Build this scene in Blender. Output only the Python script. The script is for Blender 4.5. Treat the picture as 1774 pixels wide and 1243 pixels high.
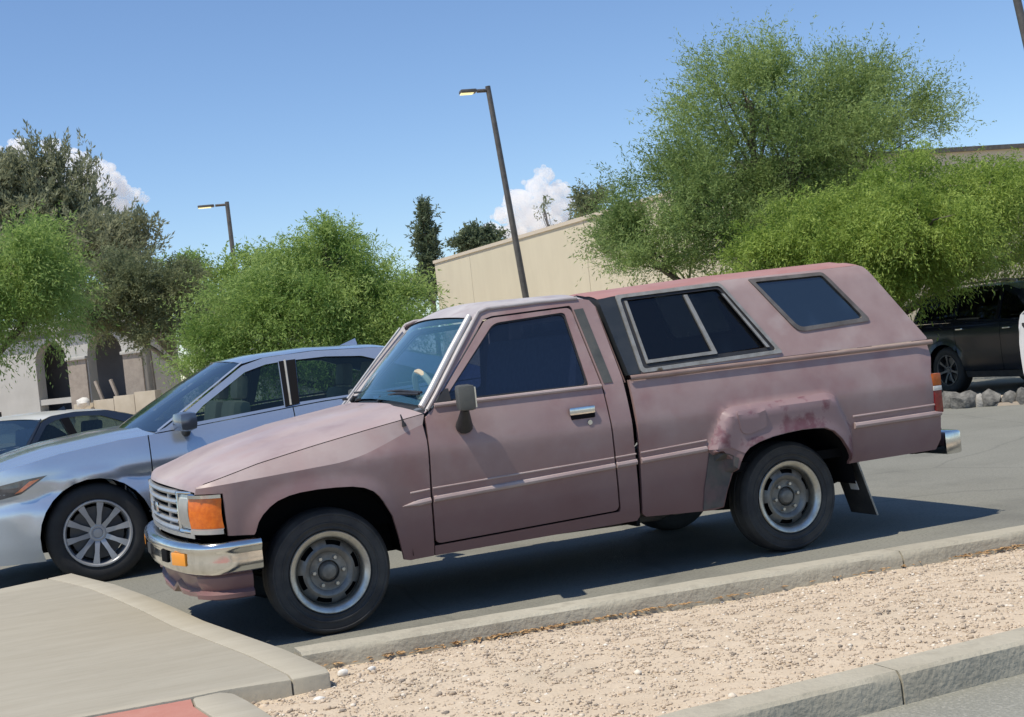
import bpy, bmesh, math, random
import numpy as np
from mathutils import Vector, Matrix, geometry

for o in list(bpy.data.objects): bpy.data.objects.remove(o)
SC = bpy.context.scene
COL = SC.collection
R = math.radians
rng = np.random.default_rng(7)
random.seed(7)

# ------------------------------------------------------------------ camera, sky, sun, exposure
CAM = (-1.564, -7.341, 1.312)
yaw, pitch, roll = R(21.726), R(-0.646), R(-6.073)
fw = Vector((math.sin(yaw)*math.cos(pitch), math.cos(yaw)*math.cos(pitch), math.sin(pitch)))
rt = Vector((math.cos(yaw), -math.sin(yaw), 0)); up = rt.cross(fw)
rt2 = rt*math.cos(roll)+up*math.sin(roll); up2 = -rt*math.sin(roll)+up*math.cos(roll)
cd = bpy.data.cameras.new('camera'); cam = bpy.data.objects.new('camera', cd); COL.objects.link(cam)
cam.matrix_world = Matrix(((rt2.x, up2.x, -fw.x, CAM[0]), (rt2.y, up2.y, -fw.y, CAM[1]), (rt2.z, up2.z, -fw.z, CAM[2]), (0, 0, 0, 1)))
cd.sensor_width = 36; cd.lens = 2400/1774*36; cd.clip_start = .05; cd.clip_end = 6000
SC.camera = cam

SUN = Vector((-0.477, -0.12, 1.0)).normalized()        # towards the sun
elev = math.asin(SUN.z); azim = math.atan2(SUN.x, SUN.y)
w = bpy.data.worlds.new('World'); SC.world = w; w.use_nodes = True
nt = w.node_tree; bg = nt.nodes['Background']
sky = nt.nodes.new('ShaderNodeTexSky'); sky.sky_type = 'NISHITA'; sky.sun_disc = False
sky.sun_elevation = elev; sky.sun_rotation = azim
sky.air_density = 1.0; sky.dust_density = 0.0; sky.ozone_density = 4.0; sky.altitude = 700
wbm = nt.nodes.new('ShaderNodeMix'); wbm.data_type = 'RGBA'; wbm.blend_type = 'MULTIPLY'; wbm.inputs[0].default_value = 1; wbm.inputs[7].default_value = (.95, .99, 1.06, 1)   # white balance of the phone picture
nt.links.new(sky.outputs[0], wbm.inputs[6]); nt.links.new(wbm.outputs[2], bg.inputs[0]); bg.inputs[1].default_value = 0.135
sl = bpy.data.lights.new('sun', 'SUN'); sl.energy = 4.6; sl.angle = R(0.5); sl.color = (1.0, .92, .78)
so = bpy.data.objects.new('sun', sl); COL.objects.link(so)
so.rotation_euler = SUN.to_track_quat('Z', 'Y').to_euler(); so.location = (0, 0, 30)
SC.view_settings.view_transform = 'Standard'; SC.view_settings.look = 'None'
SC.view_settings.exposure = 0.0; SC.view_settings.gamma = 1.0
SC.render.engine = 'CYCLES'
SC.cycles.max_bounces = 12; SC.cycles.volume_bounces = 10; SC.cycles.transparent_max_bounces = 16
SC.cycles.caustics_reflective = False; SC.cycles.caustics_refractive = False

# ------------------------------------------------------------------ materials
MATS = {}
def mat(name, c1, c2=None, scale=4., detail=5., rough=.6, rough2=None, metal=0., bump=0., bscale=60., lo=.38, hi=.62, coat=0., spec=.5, c3=None, scale3=40., amt3=.5, stretch=None, emit=None, estr=0., cracks=None, stain=None, lower=None):
    m = bpy.data.materials.new(name); m.use_nodes = True; n = m.node_tree; b = n.nodes['Principled BSDF']
    L = n.links.new
    def nn(t, **k):
        x = n.nodes.new(t)
        for a, v in k.items(): x.inputs[a].default_value = v
        return x
    tc = n.nodes.new('ShaderNodeTexCoord'); vec = tc.outputs['Object']
    if stretch:
        mp = n.nodes.new('ShaderNodeMapping'); mp.inputs['Scale'].default_value = stretch; L(vec, mp.inputs[0]); vec = mp.outputs[0]
    b.inputs['Base Color'].default_value = (*c1, 1); b.inputs['Roughness'].default_value = rough
    b.inputs['Metallic'].default_value = metal; b.inputs['Specular IOR Level'].default_value = spec
    if coat: b.inputs['Coat Weight'].default_value = coat; b.inputs['Coat Roughness'].default_value = .08
    out = None
    if c2 is not None:
        t = nn('ShaderNodeTexNoise', Scale=scale, Detail=detail, Roughness=.6); L(vec, t.inputs['Vector'])
        mr = nn('ShaderNodeMapRange'); mr.inputs[1].default_value = lo; mr.inputs[2].default_value = hi; L(t.outputs[0], mr.inputs[0])
        mx = n.nodes.new('ShaderNodeMix'); mx.data_type = 'RGBA'; mx.inputs[6].default_value = (*c1, 1); mx.inputs[7].default_value = (*c2, 1)
        L(mr.outputs[0], mx.inputs[0]); out = mx.outputs[2]
        if rough2 is not None:
            r2 = nn('ShaderNodeMapRange'); r2.inputs[3].default_value = rough; r2.inputs[4].default_value = rough2; L(mr.outputs[0], r2.inputs[0]); L(r2.outputs[0], b.inputs['Roughness'])
    if c3 is not None:
        t = nn('ShaderNodeTexNoise', Scale=scale3, Detail=3.); L(vec, t.inputs['Vector'])
        mr = nn('ShaderNodeMapRange'); mr.inputs[1].default_value = .5; mr.inputs[2].default_value = .7; mr.inputs[4].default_value = amt3; L(t.outputs[0], mr.inputs[0])
        mx = n.nodes.new('ShaderNodeMix'); mx.data_type = 'RGBA'
        if out is not None: L(out, mx.inputs[6])
        else: mx.inputs[6].default_value = (*c1, 1)
        mx.inputs[7].default_value = (*c3, 1); L(mr.outputs[0], mx.inputs[0]); out = mx.outputs[2]
    def over(fac, col):
        nonlocal out
        mx = n.nodes.new('ShaderNodeMix'); mx.data_type = 'RGBA'
        if out is not None: L(out, mx.inputs[6])
        else: mx.inputs[6].default_value = (*c1, 1)
        mx.inputs[7].default_value = (*col, 1); L(fac, mx.inputs[0]); out = mx.outputs[2]
    if stain:                                   # (scale, lo, hi, amount, colour): broad blotches
        t = nn('ShaderNodeTexNoise', Scale=stain[0], Detail=6., Roughness=.65); L(tc.outputs['Object'], t.inputs['Vector'])
        mr = nn('ShaderNodeMapRange'); mr.inputs[1].default_value = stain[1]; mr.inputs[2].default_value = stain[2]; mr.inputs[4].default_value = stain[3]; L(t.outputs[0], mr.inputs[0]); over(mr.outputs[0], stain[4])
    if lower:                                   # (z full, z none, amount, colour): less faded low down, with the lower body's shading painted in
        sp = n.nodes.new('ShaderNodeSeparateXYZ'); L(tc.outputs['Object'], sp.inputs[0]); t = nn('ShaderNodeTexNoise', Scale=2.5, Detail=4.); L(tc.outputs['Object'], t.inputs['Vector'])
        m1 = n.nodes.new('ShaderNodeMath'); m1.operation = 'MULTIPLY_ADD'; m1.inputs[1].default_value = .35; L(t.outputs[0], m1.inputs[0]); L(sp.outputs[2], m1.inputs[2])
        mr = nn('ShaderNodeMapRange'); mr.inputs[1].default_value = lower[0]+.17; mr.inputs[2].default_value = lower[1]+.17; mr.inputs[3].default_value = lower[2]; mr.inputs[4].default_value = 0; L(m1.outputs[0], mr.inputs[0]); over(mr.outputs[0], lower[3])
    if cracks:                                  # (scale, width, amount, colour): wandering hairline cracks
        dn = nn('ShaderNodeTexNoise', Scale=cracks[0]*3, Detail=6.); L(tc.outputs['Object'], dn.inputs['Vector'])
        ad = n.nodes.new('ShaderNodeMix'); ad.data_type = 'RGBA'; ad.blend_type = 'ADD'; ad.inputs[0].default_value = .35; L(tc.outputs['Object'], ad.inputs[6]); L(dn.outputs[1], ad.inputs[7])
        vo = n.nodes.new('ShaderNodeTexVoronoi'); vo.feature = 'DISTANCE_TO_EDGE'; vo.inputs['Scale'].default_value = cracks[0]; L(ad.outputs[2], vo.inputs['Vector'])
        mr = nn('ShaderNodeMapRange'); mr.inputs[1].default_value = 0; mr.inputs[2].default_value = cracks[1]; mr.inputs[3].default_value = cracks[2]; mr.inputs[4].default_value = 0; L(vo.outputs['Distance'], mr.inputs[0]); over(mr.outputs[0], cracks[3])
    if out is not None: L(out, b.inputs['Base Color'])
    if bump:
        t = nn('ShaderNodeTexNoise', Scale=bscale, Detail=4.); L(vec, t.inputs['Vector'])
        bp = nn('ShaderNodeBump', Strength=bump, Distance=.02); L(t.outputs[0], bp.inputs['Height']); L(bp.outputs[0], b.inputs['Normal'])
    if emit:
        b.inputs['Emission Color'].default_value = (*emit, 1); b.inputs['Emission Strength'].default_value = estr
    MATS[name] = m
    return m

def glass(name, tint, refl=(1, 1, 1), f0=.05, dust_sheen=0., dcol=(.5, .55, .6), rough=.02, fmax=1.):
    """thin pane: tinted see-through plus Schlick reflection, optional dust film with sky reflection painted in"""
    m = bpy.data.materials.new(name); m.use_nodes = True; n = m.node_tree; n.nodes.remove(n.nodes['Principled BSDF'])
    L = n.links.new; out = n.nodes['Material Output']
    tr = n.nodes.new('ShaderNodeBsdfTransparent'); tr.inputs[0].default_value = (*tint, 1)
    gl = n.nodes.new('ShaderNodeBsdfGlossy'); gl.inputs[0].default_value = (*refl, 1); gl.inputs['Roughness'].default_value = rough
    ge = n.nodes.new('ShaderNodeNewGeometry'); dt = n.nodes.new('ShaderNodeVectorMath'); dt.operation = 'DOT_PRODUCT'; L(ge.outputs['Normal'], dt.inputs[0]); L(ge.outputs['Incoming'], dt.inputs[1])
    def mth(op, a_, b_=None):
        x = n.nodes.new('ShaderNodeMath'); x.operation = op
        for k, v in enumerate((a_, b_)):
            if v is None: continue
            if isinstance(v, (int, float)): x.inputs[k].default_value = v
            else: L(v, x.inputs[k])
        return x.outputs[0]
    f = mth('ADD', mth('MULTIPLY', mth('POWER', mth('SUBTRACT', 1., mth('ABSOLUTE', dt.outputs['Value'])), 5.), fmax-f0), f0)
    src = tr.outputs[0]
    if dust_sheen:
        df = n.nodes.new('ShaderNodeBsdfDiffuse'); df.inputs[0].default_value = (*dcol, 1)
        m0 = n.nodes.new('ShaderNodeMixShader'); m0.inputs[0].default_value = dust_sheen; L(src, m0.inputs[1]); L(df.outputs[0], m0.inputs[2]); src = m0.outputs[0]
    mx = n.nodes.new('ShaderNodeMixShader'); L(f, mx.inputs[0]); L(src, mx.inputs[1]); L(gl.outputs[0], mx.inputs[2]); L(mx.outputs[0], out.inputs[0])
    MATS[name] = m
    return m

def leafmat(name, dark, light, trans=.35, rough=.55):
    m = bpy.data.materials.new(name); m.use_nodes = True; n = m.node_tree; b = n.nodes['Principled BSDF']; L = n.links.new
    at = n.nodes.new('ShaderNodeAttribute'); at.attribute_name = 'tint'
    mx = n.nodes.new('ShaderNodeMix'); mx.data_type = 'RGBA'; mx.inputs[6].default_value = (*dark, 1); mx.inputs[7].default_value = (*light, 1)
    L(at.outputs['Fac'], mx.inputs[0]); L(mx.outputs[2], b.inputs['Base Color']); b.inputs['Roughness'].default_value = rough
    b.inputs['Specular IOR Level'].default_value = .25
    t = n.nodes.new('ShaderNodeBsdfTranslucent'); L(mx.outputs[2], t.inputs[0])
    ms = n.nodes.new('ShaderNodeMixShader'); ms.inputs[0].default_value = trans
    L(b.outputs[0], ms.inputs[1]); L(t.outputs[0], ms.inputs[2]); L(ms.outputs[0], n.nodes['Material Output'].inputs[0])
    MATS[name] = m
    return m

# ------------------------------------------------------------------ mesh helpers
def mk(name, V, F, m, parent=None, smooth=True, ang=38, loc=None):
    me = bpy.data.meshes.new(name); me.from_pydata([tuple(map(float, v)) for v in V], [], [tuple(map(int, f)) for f in F])
    me.materials.append(MATS[m] if isinstance(m, str) else m)
    if smooth:
        me.polygons.foreach_set('use_smooth', [True]*len(me.polygons)); me.set_sharp_from_angle(angle=R(ang))
    else:
        me.polygons.foreach_set('use_smooth', [False]*len(me.polygons))
    me.update()
    o = bpy.data.objects.new(name, me); COL.objects.link(o)
    if parent: o.parent = parent
    if loc: o.location = loc
    return o

def tag(o, label=None, cat=None, group=None, kind=None):
    if label: o['label'] = label
    if cat: o['category'] = cat
    if group: o['group'] = group
    if kind: o['kind'] = kind
    return o

def empty(name, label, cat, loc=(0, 0, 0), rz=0., group=None):
    o = bpy.data.objects.new(name, None); COL.objects.link(o); o.location = loc; o.rotation_euler = (0, 0, rz); o.empty_display_size = .2
    return tag(o, label, cat, group)

def copy_tree(o, parent=None):
    c = o.copy(); COL.objects.link(c); c.parent = parent
    for ch in list(o.children): copy_tree(ch, c)
    return c

class MB:
    def __init__(s): s.v = []; s.f = []
    def add(s, V, F):
        k = len(s.v); s.v += [tuple(v) for v in V]; s.f += [tuple(i+k for i in f) for f in F]; return s
    def box(s, c, d, rx=0, ry=0, rz=0, bev=0.):
        bm = bmesh.new(); bmesh.ops.create_cube(bm, size=1); bmesh.ops.scale(bm, vec=d, verts=bm.verts)
        if bev: bmesh.ops.bevel(bm, geom=list(bm.edges), offset=bev, segments=2, profile=.6, affect='EDGES')
        M = Matrix.Translation(c) @ Matrix.Rotation(rz, 4, 'Z') @ Matrix.Rotation(ry, 4, 'Y') @ Matrix.Rotation(rx, 4, 'X')
        bm.transform(M); bm.verts.ensure_lookup_table()
        s.add([v.co[:] for v in bm.verts], [[v.index for v in f.verts] for f in bm.faces]); bm.free(); return s
    def tube(s, P, r, n=10, caps=True):
        P = [Vector(p) for p in P]; rr = r if isinstance(r, (list, tuple)) else [r]*len(P)
        V = []; prev = None
        for i, p in enumerate(P):
            d = (P[min(i+1, len(P)-1)]-P[max(i-1, 0)]).normalized()
            a = d.cross(Vector((0, 0, 1)) if abs(d.z) < .95 else Vector((1, 0, 0))).normalized()
            if prev is not None:
                a = (prev-d*prev.dot(d)).normalized()
            prev = a; b = d.cross(a)
            V += [p+(a*math.cos(t)+b*math.sin(t))*rr[i] for t in [2*math.pi*k/n for k in range(n)]]
        F = [(i*n+k, i*n+(k+1) % n, (i+1)*n+(k+1) % n, (i+1)*n+k) for i in range(len(P)-1) for k in range(n)]
        if caps: F += [tuple(range(n))[::-1], tuple((len(P)-1)*n+k for k in range(n))]
        return s.add(V, F)
    def grid(s, rows, flip=False, closed=False):
        n = len(rows[0]); F = []
        V = [p for r in rows for p in r]
        for i in range(len(rows)-1):
            for k in range(n if closed else n-1):
                q = (i*n+k, i*n+(k+1) % n, (i+1)*n+(k+1) % n, (i+1)*n+k); F.append(q[::-1] if flip else q)
        return s.add(V, F)
    def lathe(s, prof, n=48, c=(0, 0, 0), skip=None):
        """prof: (radius, y); axis = local y"""
        V = [(c[0]+r*math.cos(2*math.pi*k/n), c[1]+y, c[2]+r*math.sin(2*math.pi*k/n)) for r, y in prof for k in range(n)]
        F = []
        for i in range(len(prof)-1):
            for k in range(n):
                if skip and skip(i, k): continue
                F.append((i*n+k, i*n+(k+1) % n, (i+1)*n+(k+1) % n, (i+1)*n+k))
        return s.add(V, F)
    def prism(s, poly, z0, z1, bev=0.):
        n = len(poly)
        V = [(x, y, z0) for x, y in poly]+[(x, y, z1) for x, y in poly]
        F = [tuple(range(n))[::-1], tuple(range(n, 2*n))]+[(k, (k+1) % n, n+(k+1) % n, n+k) for k in range(n)]
        if not bev: return s.add(V, F)
        bm = bmesh.new(); vs = [bm.verts.new(v) for v in V]; [bm.faces.new([vs[i] for i in f]) for f in F]
        bmesh.ops.recalc_face_normals(bm, faces=bm.faces)
        bmesh.ops.bevel(bm, geom=[e for e in bm.edges if max(v.co.z for v in e.verts) > z1-1e-4], offset=bev, segments=2, profile=.5, affect='EDGES')
        bm.verts.ensure_lookup_table(); bm.verts.index_update()
        s.add([v.co[:] for v in bm.verts], [[v.index for v in f.verts] for f in bm.faces]); bm.free(); return s
    def build(s, name, m, parent=None, **k): return mk(name, s.v, s.f, m, parent, **k)

def fillet(P, r, n=4):
    out = []; N = len(P)
    rr = r if isinstance(r, (list, tuple)) else [r]*N
    for i in range(N):
        p0, p, p1 = (np.array(P[(i+j) % N], float) for j in (-1, 0, 1))
        a, b = p0-p, p1-p; la, lb = np.linalg.norm(a), np.linalg.norm(b)
        q = min(rr[i], .45*la, .45*lb)
        if q < 1e-4: out.append(tuple(p)); continue
        s, e = p+a/la*q, p+b/lb*q
        for k in range(n+1):
            t = k/n; out.append(tuple((1-t)**2*s+2*t*(1-t)*p+t*t*e))
    return out

def resample(P, sp):
    out = []; N = len(P)
    for i in range(N):
        a, b = np.array(P[i]), np.array(P[(i+1) % N]); L = np.linalg.norm(b-a); k = max(1, int(round(L/sp)))
        out += [tuple(a+(b-a)*t/k) for t in range(k)]
    return out

def inside(px, py, poly):
    c = np.zeros(len(px), bool); n = len(poly); j = n-1
    for i in range(n):
        xi, yi = poly[i]; xj, yj = poly[j]
        if yi != yj: c ^= ((yi > py) != (yj > py)) & (px < (xj-xi)*(py-yi)/(yj-yi)+xi)
        j = i
    return c

def pdist(px, py, pl, closed=False):
    d = np.full(np.shape(px), 1e9); n = len(pl)
    for i in range(n if closed else n-1):
        ax, ay = pl[i]; bx, by = pl[(i+1) % n]; ux, uy = bx-ax, by-ay; L = ux*ux+uy*uy+1e-12
        t = np.clip(((px-ax)*ux+(py-ay)*uy)/L, 0, 1); d = np.minimum(d, np.hypot(px-ax-t*ux, py-ay-t*uy))
    return d

def tri2d(outer, holes=(), sp=.03):
    loops = [resample(outer, sp)]+[resample(h, sp) for h in holes]
    V = []; E = []
    for l in loops:
        k = len(V); V += l; E += [(k+i, k+(i+1) % len(l)) for i in range(len(l))]
    A = np.array(loops[0]); x0, y0 = A.min(0); x1, y1 = A.max(0)
    gx, gy = np.meshgrid(np.arange(x0+sp/2, x1, sp), np.arange(y0+sp/2, y1, sp)); gx, gy = gx.ravel(), gy.ravel()
    ok = inside(gx, gy, loops[0])
    for h in loops[1:]: ok &= ~inside(gx, gy, h)
    for l in loops: ok &= pdist(gx, gy, l, True) > sp*.55
    V += list(zip(gx[ok], gy[ok]))
    r = geometry.delaunay_2d_cdt([Vector((float(a), float(b))) for a, b in V], E, [], 0, 1e-6)
    P = np.array([tuple(v) for v in r[0]]); T = np.array([f for f in r[2]])
    c = P[T].mean(1); ok = inside(c[:, 0], c[:, 1], loops[0])
    for h in loops[1:]: ok &= ~inside(c[:, 0], c[:, 1], h)
    T = T[ok]
    a, b, d = P[T[:, 0]], P[T[:, 1]], P[T[:, 2]]
    ar = (b[:, 0]-a[:, 0])*(d[:, 1]-a[:, 1])-(b[:, 1]-a[:, 1])*(d[:, 0]-a[:, 0])
    T[ar < 0] = T[ar < 0][:, ::-1]
    cnt = {}
    for t in T:
        for i in range(3):
            e = (t[i], t[(i+1) % 3]); cnt[e] = cnt.get(e, 0)+1
    be = [e for e in cnt if (e[1], e[0]) not in cnt]
    return P, T, be

def skin(name, outer, yf, m, parent, side=-1, holes=(), sp=.03, thick=.022, off=0., **kw):
    """a body panel: (x,z) outline, half-width yf(x,z), with a returned edge"""
    P, T, be = tri2d(outer, holes, sp)
    y = np.asarray(yf(P[:, 0], P[:, 1]))+off
    V = [(a, side*b, c) for (a, c), b in zip(P, y)]
    F = [tuple(t) if side < 0 else tuple(t[::-1]) for t in T]
    if thick:
        idx = {}
        def dup(i, d):
            k = (i, d)
            if k not in idx:
                idx[k] = len(V); V.append((P[i, 0], side*(y[i]-d), P[i, 1]))
            return idx[k]
        for a, b in be:
            q = (dup(b, 0), dup(a, 0), dup(a, thick), dup(b, thick)); F.append(q if side < 0 else q[::-1])
    return mk(name, V, F, m, parent, **kw)

def table(pts, sig=.012, lo=-.2, hi=2.4):
    z = np.arange(lo, hi, .004); v = np.interp(z, [p[0] for p in pts], [p[1] for p in pts])
    k = np.exp(-.5*(np.arange(-12, 13)*.004/sig)**2); k /= k.sum()
    v = np.convolve(np.pad(v, 12, 'edge'), k, 'valid')
    return lambda q: np.interp(q, z, v)

def sm(t): t = np.clip(t, 0, 1); return t*t*(3-2*t)

def sweep(path, prof, closed_prof=False):
    """path: plan points (x,y); prof: (outward offset, z). outward = left-hand normal"""
    P = np.array(path, float); d = np.gradient(P, axis=0); d /= np.linalg.norm(d, axis=1)[:, None]
    nrm = np.stack([d[:, 1], -d[:, 0]], 1)
    return [[(p[0]+n[0]*o, p[1]+n[1]*o, z) for o, z in prof] for p, n in zip(P, nrm)]
# ------------------------------------------------------------------ materials used by vehicles
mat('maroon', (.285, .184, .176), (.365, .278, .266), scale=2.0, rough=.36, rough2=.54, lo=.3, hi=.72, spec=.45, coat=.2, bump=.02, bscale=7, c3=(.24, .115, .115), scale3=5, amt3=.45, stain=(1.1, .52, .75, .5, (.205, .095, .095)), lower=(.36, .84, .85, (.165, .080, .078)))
mat('maroon_faded', (.335, .245, .234), (.475, .405, .388), scale=3.0, rough=.40, rough2=.58, lo=.3, hi=.7, spec=.45, coat=.15, c3=(.30, .17, .165), scale3=6, amt3=.4)
mat('roof_chalky', (.40, .365, .36), (.50, .475, .47), scale=5., rough=.4, rough2=.6, lo=.3, hi=.7, c3=(.30, .22, .22), scale3=14, amt3=.35)
mat('shell_paint', (.29, .195, .187), (.375, .285, .275), scale=3.0, rough=.45, rough2=.62, lo=.3, hi=.7, c3=(.45, .39, .375), scale3=4, amt3=.6)
mat('shell_roof', (.34, .155, .14), (.40, .225, .205), scale=4., rough=.65, lo=.3, hi=.7)
mat('peeled_flare', (.265, .180, .186), (.165, .065, .08), scale=4.6, rough=.42, lo=.515, hi=.58, c3=(.30, .23, .235), scale3=11, amt3=.3)
mat('chrome', (.72, .72, .70), (.58, .57, .54), scale=14, rough=.12, rough2=.24, metal=1., lo=.45, hi=.7)
mat('worn_steel', (.66, .63, .56), (.50, .46, .39), scale=16, rough=.32, rough2=.5, metal=.9, lo=.4, hi=.65)
mat('wheel_disc', (.15, .143, .13), (.25, .235, .205), scale=14, rough=.4, metal=.4)
mat('bright_trim', (.62, .61, .59), (.55, .53, .52), scale=20, rough=.45, metal=.3)
mat('grille_silver', (.42, .42, .41), (.50, .49, .47), scale=12, rough=.32, metal=.6)
mat('black_plastic', (.022, .022, .024), (.035, .034, .034), scale=14, rough=.5, bump=.05, bscale=150)
mat('grey_plastic', (.07, .075, .07), (.10, .10, .09), scale=8, rough=.55, bump=.05, bscale=120)
mat('dark', (.012, .012, .013), rough=.8, spec=.05)
mat('rubber', (.028, .028, .029), (.05, .048, .045), scale=9, rough=.72, bump=.08, bscale=90, c3=(.085, .08, .072), scale3=5, amt3=.5)
mat('amber', (.75, .17, .008), (.62, .12, .005), scale=45, rough=.22, coat=.4)
mat('amber_dark', (.42, .10, .01), (.34, .075, .008), scale=40, rough=.25)
mat('amber_light', (.85, .32, .03), rough=.25)
mat('red_lens', (.22, .010, .012), (.16, .008, .010), scale=50, rough=.2, coat=.5)
mat('clear_lens', (.62, .62, .58), (.42, .42, .40), scale=30, rough=.12, coat=.6, stretch=(1, 6, 1))
mat('primer', (.06, .06, .058), (.12, .11, .10), scale=7, rough=.7, lo=.35, hi=.65, c3=(.19, .11, .11), scale3=9, amt3=.6)
mat('alu', (.37, .365, .335), (.26, .25, .225), scale=15, rough=.40, rough2=.55, metal=.35)
mat('bronze_frame', (.13, .115, .10), (.20, .18, .16), scale=10, rough=.5, metal=.4)
mat('gasket', (.36, .27, .23), (.25, .17, .15), scale=10, rough=.75, stretch=(.4, 1, 2))
mat('black_panel', (.03, .036, .042), (.045, .05, .055), scale=5, rough=.35)
mat('white_plastic', (.75, .74, .72), rough=.5)
mat('beige_plastic', (.55, .47, .33), (.48, .41, .29), scale=8, rough=.55)
mat('seat_cloth', (.09, .10, .13), (.13, .14, .17), scale=30, rough=.9, bump=.2, bscale=300)
mat('dash', (.10, .12, .15), (.14, .16, .19), scale=6, rough=.65)
glass('tint_glass', (.22, .26, .36), f0=.085, dust_sheen=.05, dcol=(.06, .10, .20))
glass('shell_glass', (.10, .12, .15), f0=.05, dust_sheen=.06, dcol=(.05, .06, .08))
glass('shell_glass_blue', (.06, .08, .10), f0=.16, dust_sheen=.12, dcol=(.08, .14, .20))
glass('windshield_glass', (.58, .74, .82), f0=.06, dust_sheen=.15, dcol=(.14, .42, .62))  # blue of the film imitates reflected sky
glass('suv_glass', (.04, .05, .06), f0=.03, fmax=.4)
glass('car_glass', (.42, .52, .48), f0=.05, dust_sheen=.05, dcol=(.05, .10, .10))
glass('car_windshield', (.22, .30, .38), f0=.10, dust_sheen=.15, dcol=(.06, .14, .26))

# ------------------------------------------------------------------ the pickup. local frame: x to the rear, origin on the ground between the front wheels
WB = 2.616
T = empty('pickup_truck', 'faded maroon pickup truck with a matching camper shell, parked behind the gravel strip', 'pickup truck')
low = table([(0, .775), (.28, .782), (.36, .799), (.50, .820), (.64, .834), (.80, .8455), (.835, .846), (.95, .825), (1.055, .797), (1.49, .624), (1.54, .60)])
archF = [(-.352, .555), (-.335, .60), (-.312, .632), (-.275, .665), (-.236, .688), (-.18, .705), (-.124, .713), (-.04, .716), (.051, .713), (.13, .706), (.19, .692), (.235, .668), (.262, .640), (.281, .61), (.319, .536), (.342, .44), (.365, .31)]
archR = [(2.176, .31), (2.20, .40), (2.235, .49), (2.262, .55), (2.285, .588), (2.317, .616), (2.38, .640), (2.467, .658), (2.56, .668), (2.653, .673), (2.73, .671), (2.804, .664), (2.86, .640), (2.911, .592), (2.95, .53), (2.98, .455), (2.985, .44)]
zc = lambda x: np.interp(x, [-.62, .5], [.790, .848])
zh = lambda x: np.interp(x, [-.64, -.60, -.3, 0, .25, .54], [.79, .802, .872, .925, .966, 1.012])
def wF(x, z):
    x = np.asarray(x, float); z = np.asarray(z, float)
    c = zc(x); s = np.interp(x, [-.6, -.1, .5], [1.05, .75, .20])
    d = np.maximum(z-c, 0); base = low(np.minimum(z, c))
    y = base-s*(np.sqrt(d*d+.004**2)-.004)
    y -= np.interp(x, [-.70, -.62, -.53, -.45], [.13, .052, .013, 0])
    y += .014*np.exp(-(pdist(x, z, archF)/.035)**2)
    return y
flare = [(2.06, .60), (2.195, .852), (2.895, .858), (3.00, .70), (3.03, .60), (3.03, .40), (2.06, .30)]
flare = [(2.072, .628), (2.19, .832), (2.25, .852), (2.86, .862), (2.92, .84), (3.02, .63), (3.025, .47), (2.985, .44), (2.80, .40), (2.3, .40), (2.176, .60)]
def wB(x, z):
    x = np.asarray(x, float); z = np.asarray(z, float)
    ins = inside(x.ravel(), z.ravel(), flare).reshape(x.shape); d = pdist(x, z, flare[:8], False)
    y = low(z)+np.where(ins, .050*sm(d/.05), 0.)
    y += .010*np.exp(-(pdist(x, z, archR)/.03)**2)
    return y - np.interp(x, [3.54, 3.64], [0, .012])

def hoodcurve(n=40): return [(x, float(zh(x))) for x in np.linspace(.540, -.60, n)]
fend = [(-.606, .765), (-.485, .757), (-.478, .556), (-.36, .545)]+archF+[(.40, .300), (.524, .303), (.526, .36), (.524, .60), (.532, .88), (.540, 1.005)]+[(x, z-.004) for x, z in hoodcurve()]
doorO = fillet([(.536, .362), (.534, .60), (.544, .985), (.60, 1.035), (.975, 1.440), (1.02, 1.452), (1.468, 1.466), (1.524, 1.045), (1.550, .384)], [.03, .0, .0, .0, .03, .03, .03, 0, .03])
winO = fillet([(.648, 1.056), (1.018, 1.424), (1.430, 1.444), (1.455, 1.048)], [.01, .04, .025, .015])
cabO = [(.548, 1.012), (.62, 1.09), (.945, 1.482), (.99, 1.497), (1.3, 1.508), (1.54, 1.508), (1.59, 1.495), (1.613, 1.46), (1.652, 1.07), (1.660, .70), (1.672, .335), (1.655, .312), (.530, .303), (.530, .352),
        (1.552, .375), (1.560, .39), (1.533, 1.045), (1.478, 1.462), (1.468, 1.476), (1.02, 1.461), (.970, 1.449), (.595, 1.043)]
bedO = [(1.688, .345), (1.688, 1.052), (3.625, 1.048), (3.628, .98), (3.600, .89), (3.598, .645), (3.645, .640), (3.640, .50), (3.60, .442), (3.10, .44)]+archR[::-1]+[(2.12, .30), (1.71, .325)]
stoneO = [(2.052, .31), (2.06, .42), (2.10, .615), (2.19, .60), (2.248, .57), (2.225, .49), (2.192, .40), (2.168, .315)]

def wshell(x, z): return table_shell(z) - np.interp(np.asarray(x, float), [3.3, 3.65], [0, .015])
table_shell = table([(1.0, .806), (1.075, .800), (1.10, .79), (1.50, .622), (1.545, .585), (1.57, .55)])
shellO = fillet([(1.768, 1.078), (1.750, 1.505), (2.45, 1.535), (3.352, 1.548), (3.384, 1.540), (3.640, 1.078)], [0, 0, 0, .01, .012, .02])
frontO = [(1.692, 1.078), (1.640, 1.495), (1.747, 1.503), (1.765, 1.078)]
w1O = fillet([(1.760, 1.500), (2.395, 1.518), (2.630, 1.108), (1.775, 1.092)], .025)
w1I = fillet([(1.788, 1.474), (2.380, 1.490), (2.572, 1.138), (1.808, 1.124)], .02)
w2O = fillet([(2.585, 1.528), (3.085, 1.530), (3.290, 1.222), (2.790, 1.203)], [.02, .02, .035, .05])
w2I = fillet([(2.622, 1.508), (3.072, 1.510), (3.246, 1.243), (2.806, 1.227)], [.015, .015, .03, .04])

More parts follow.
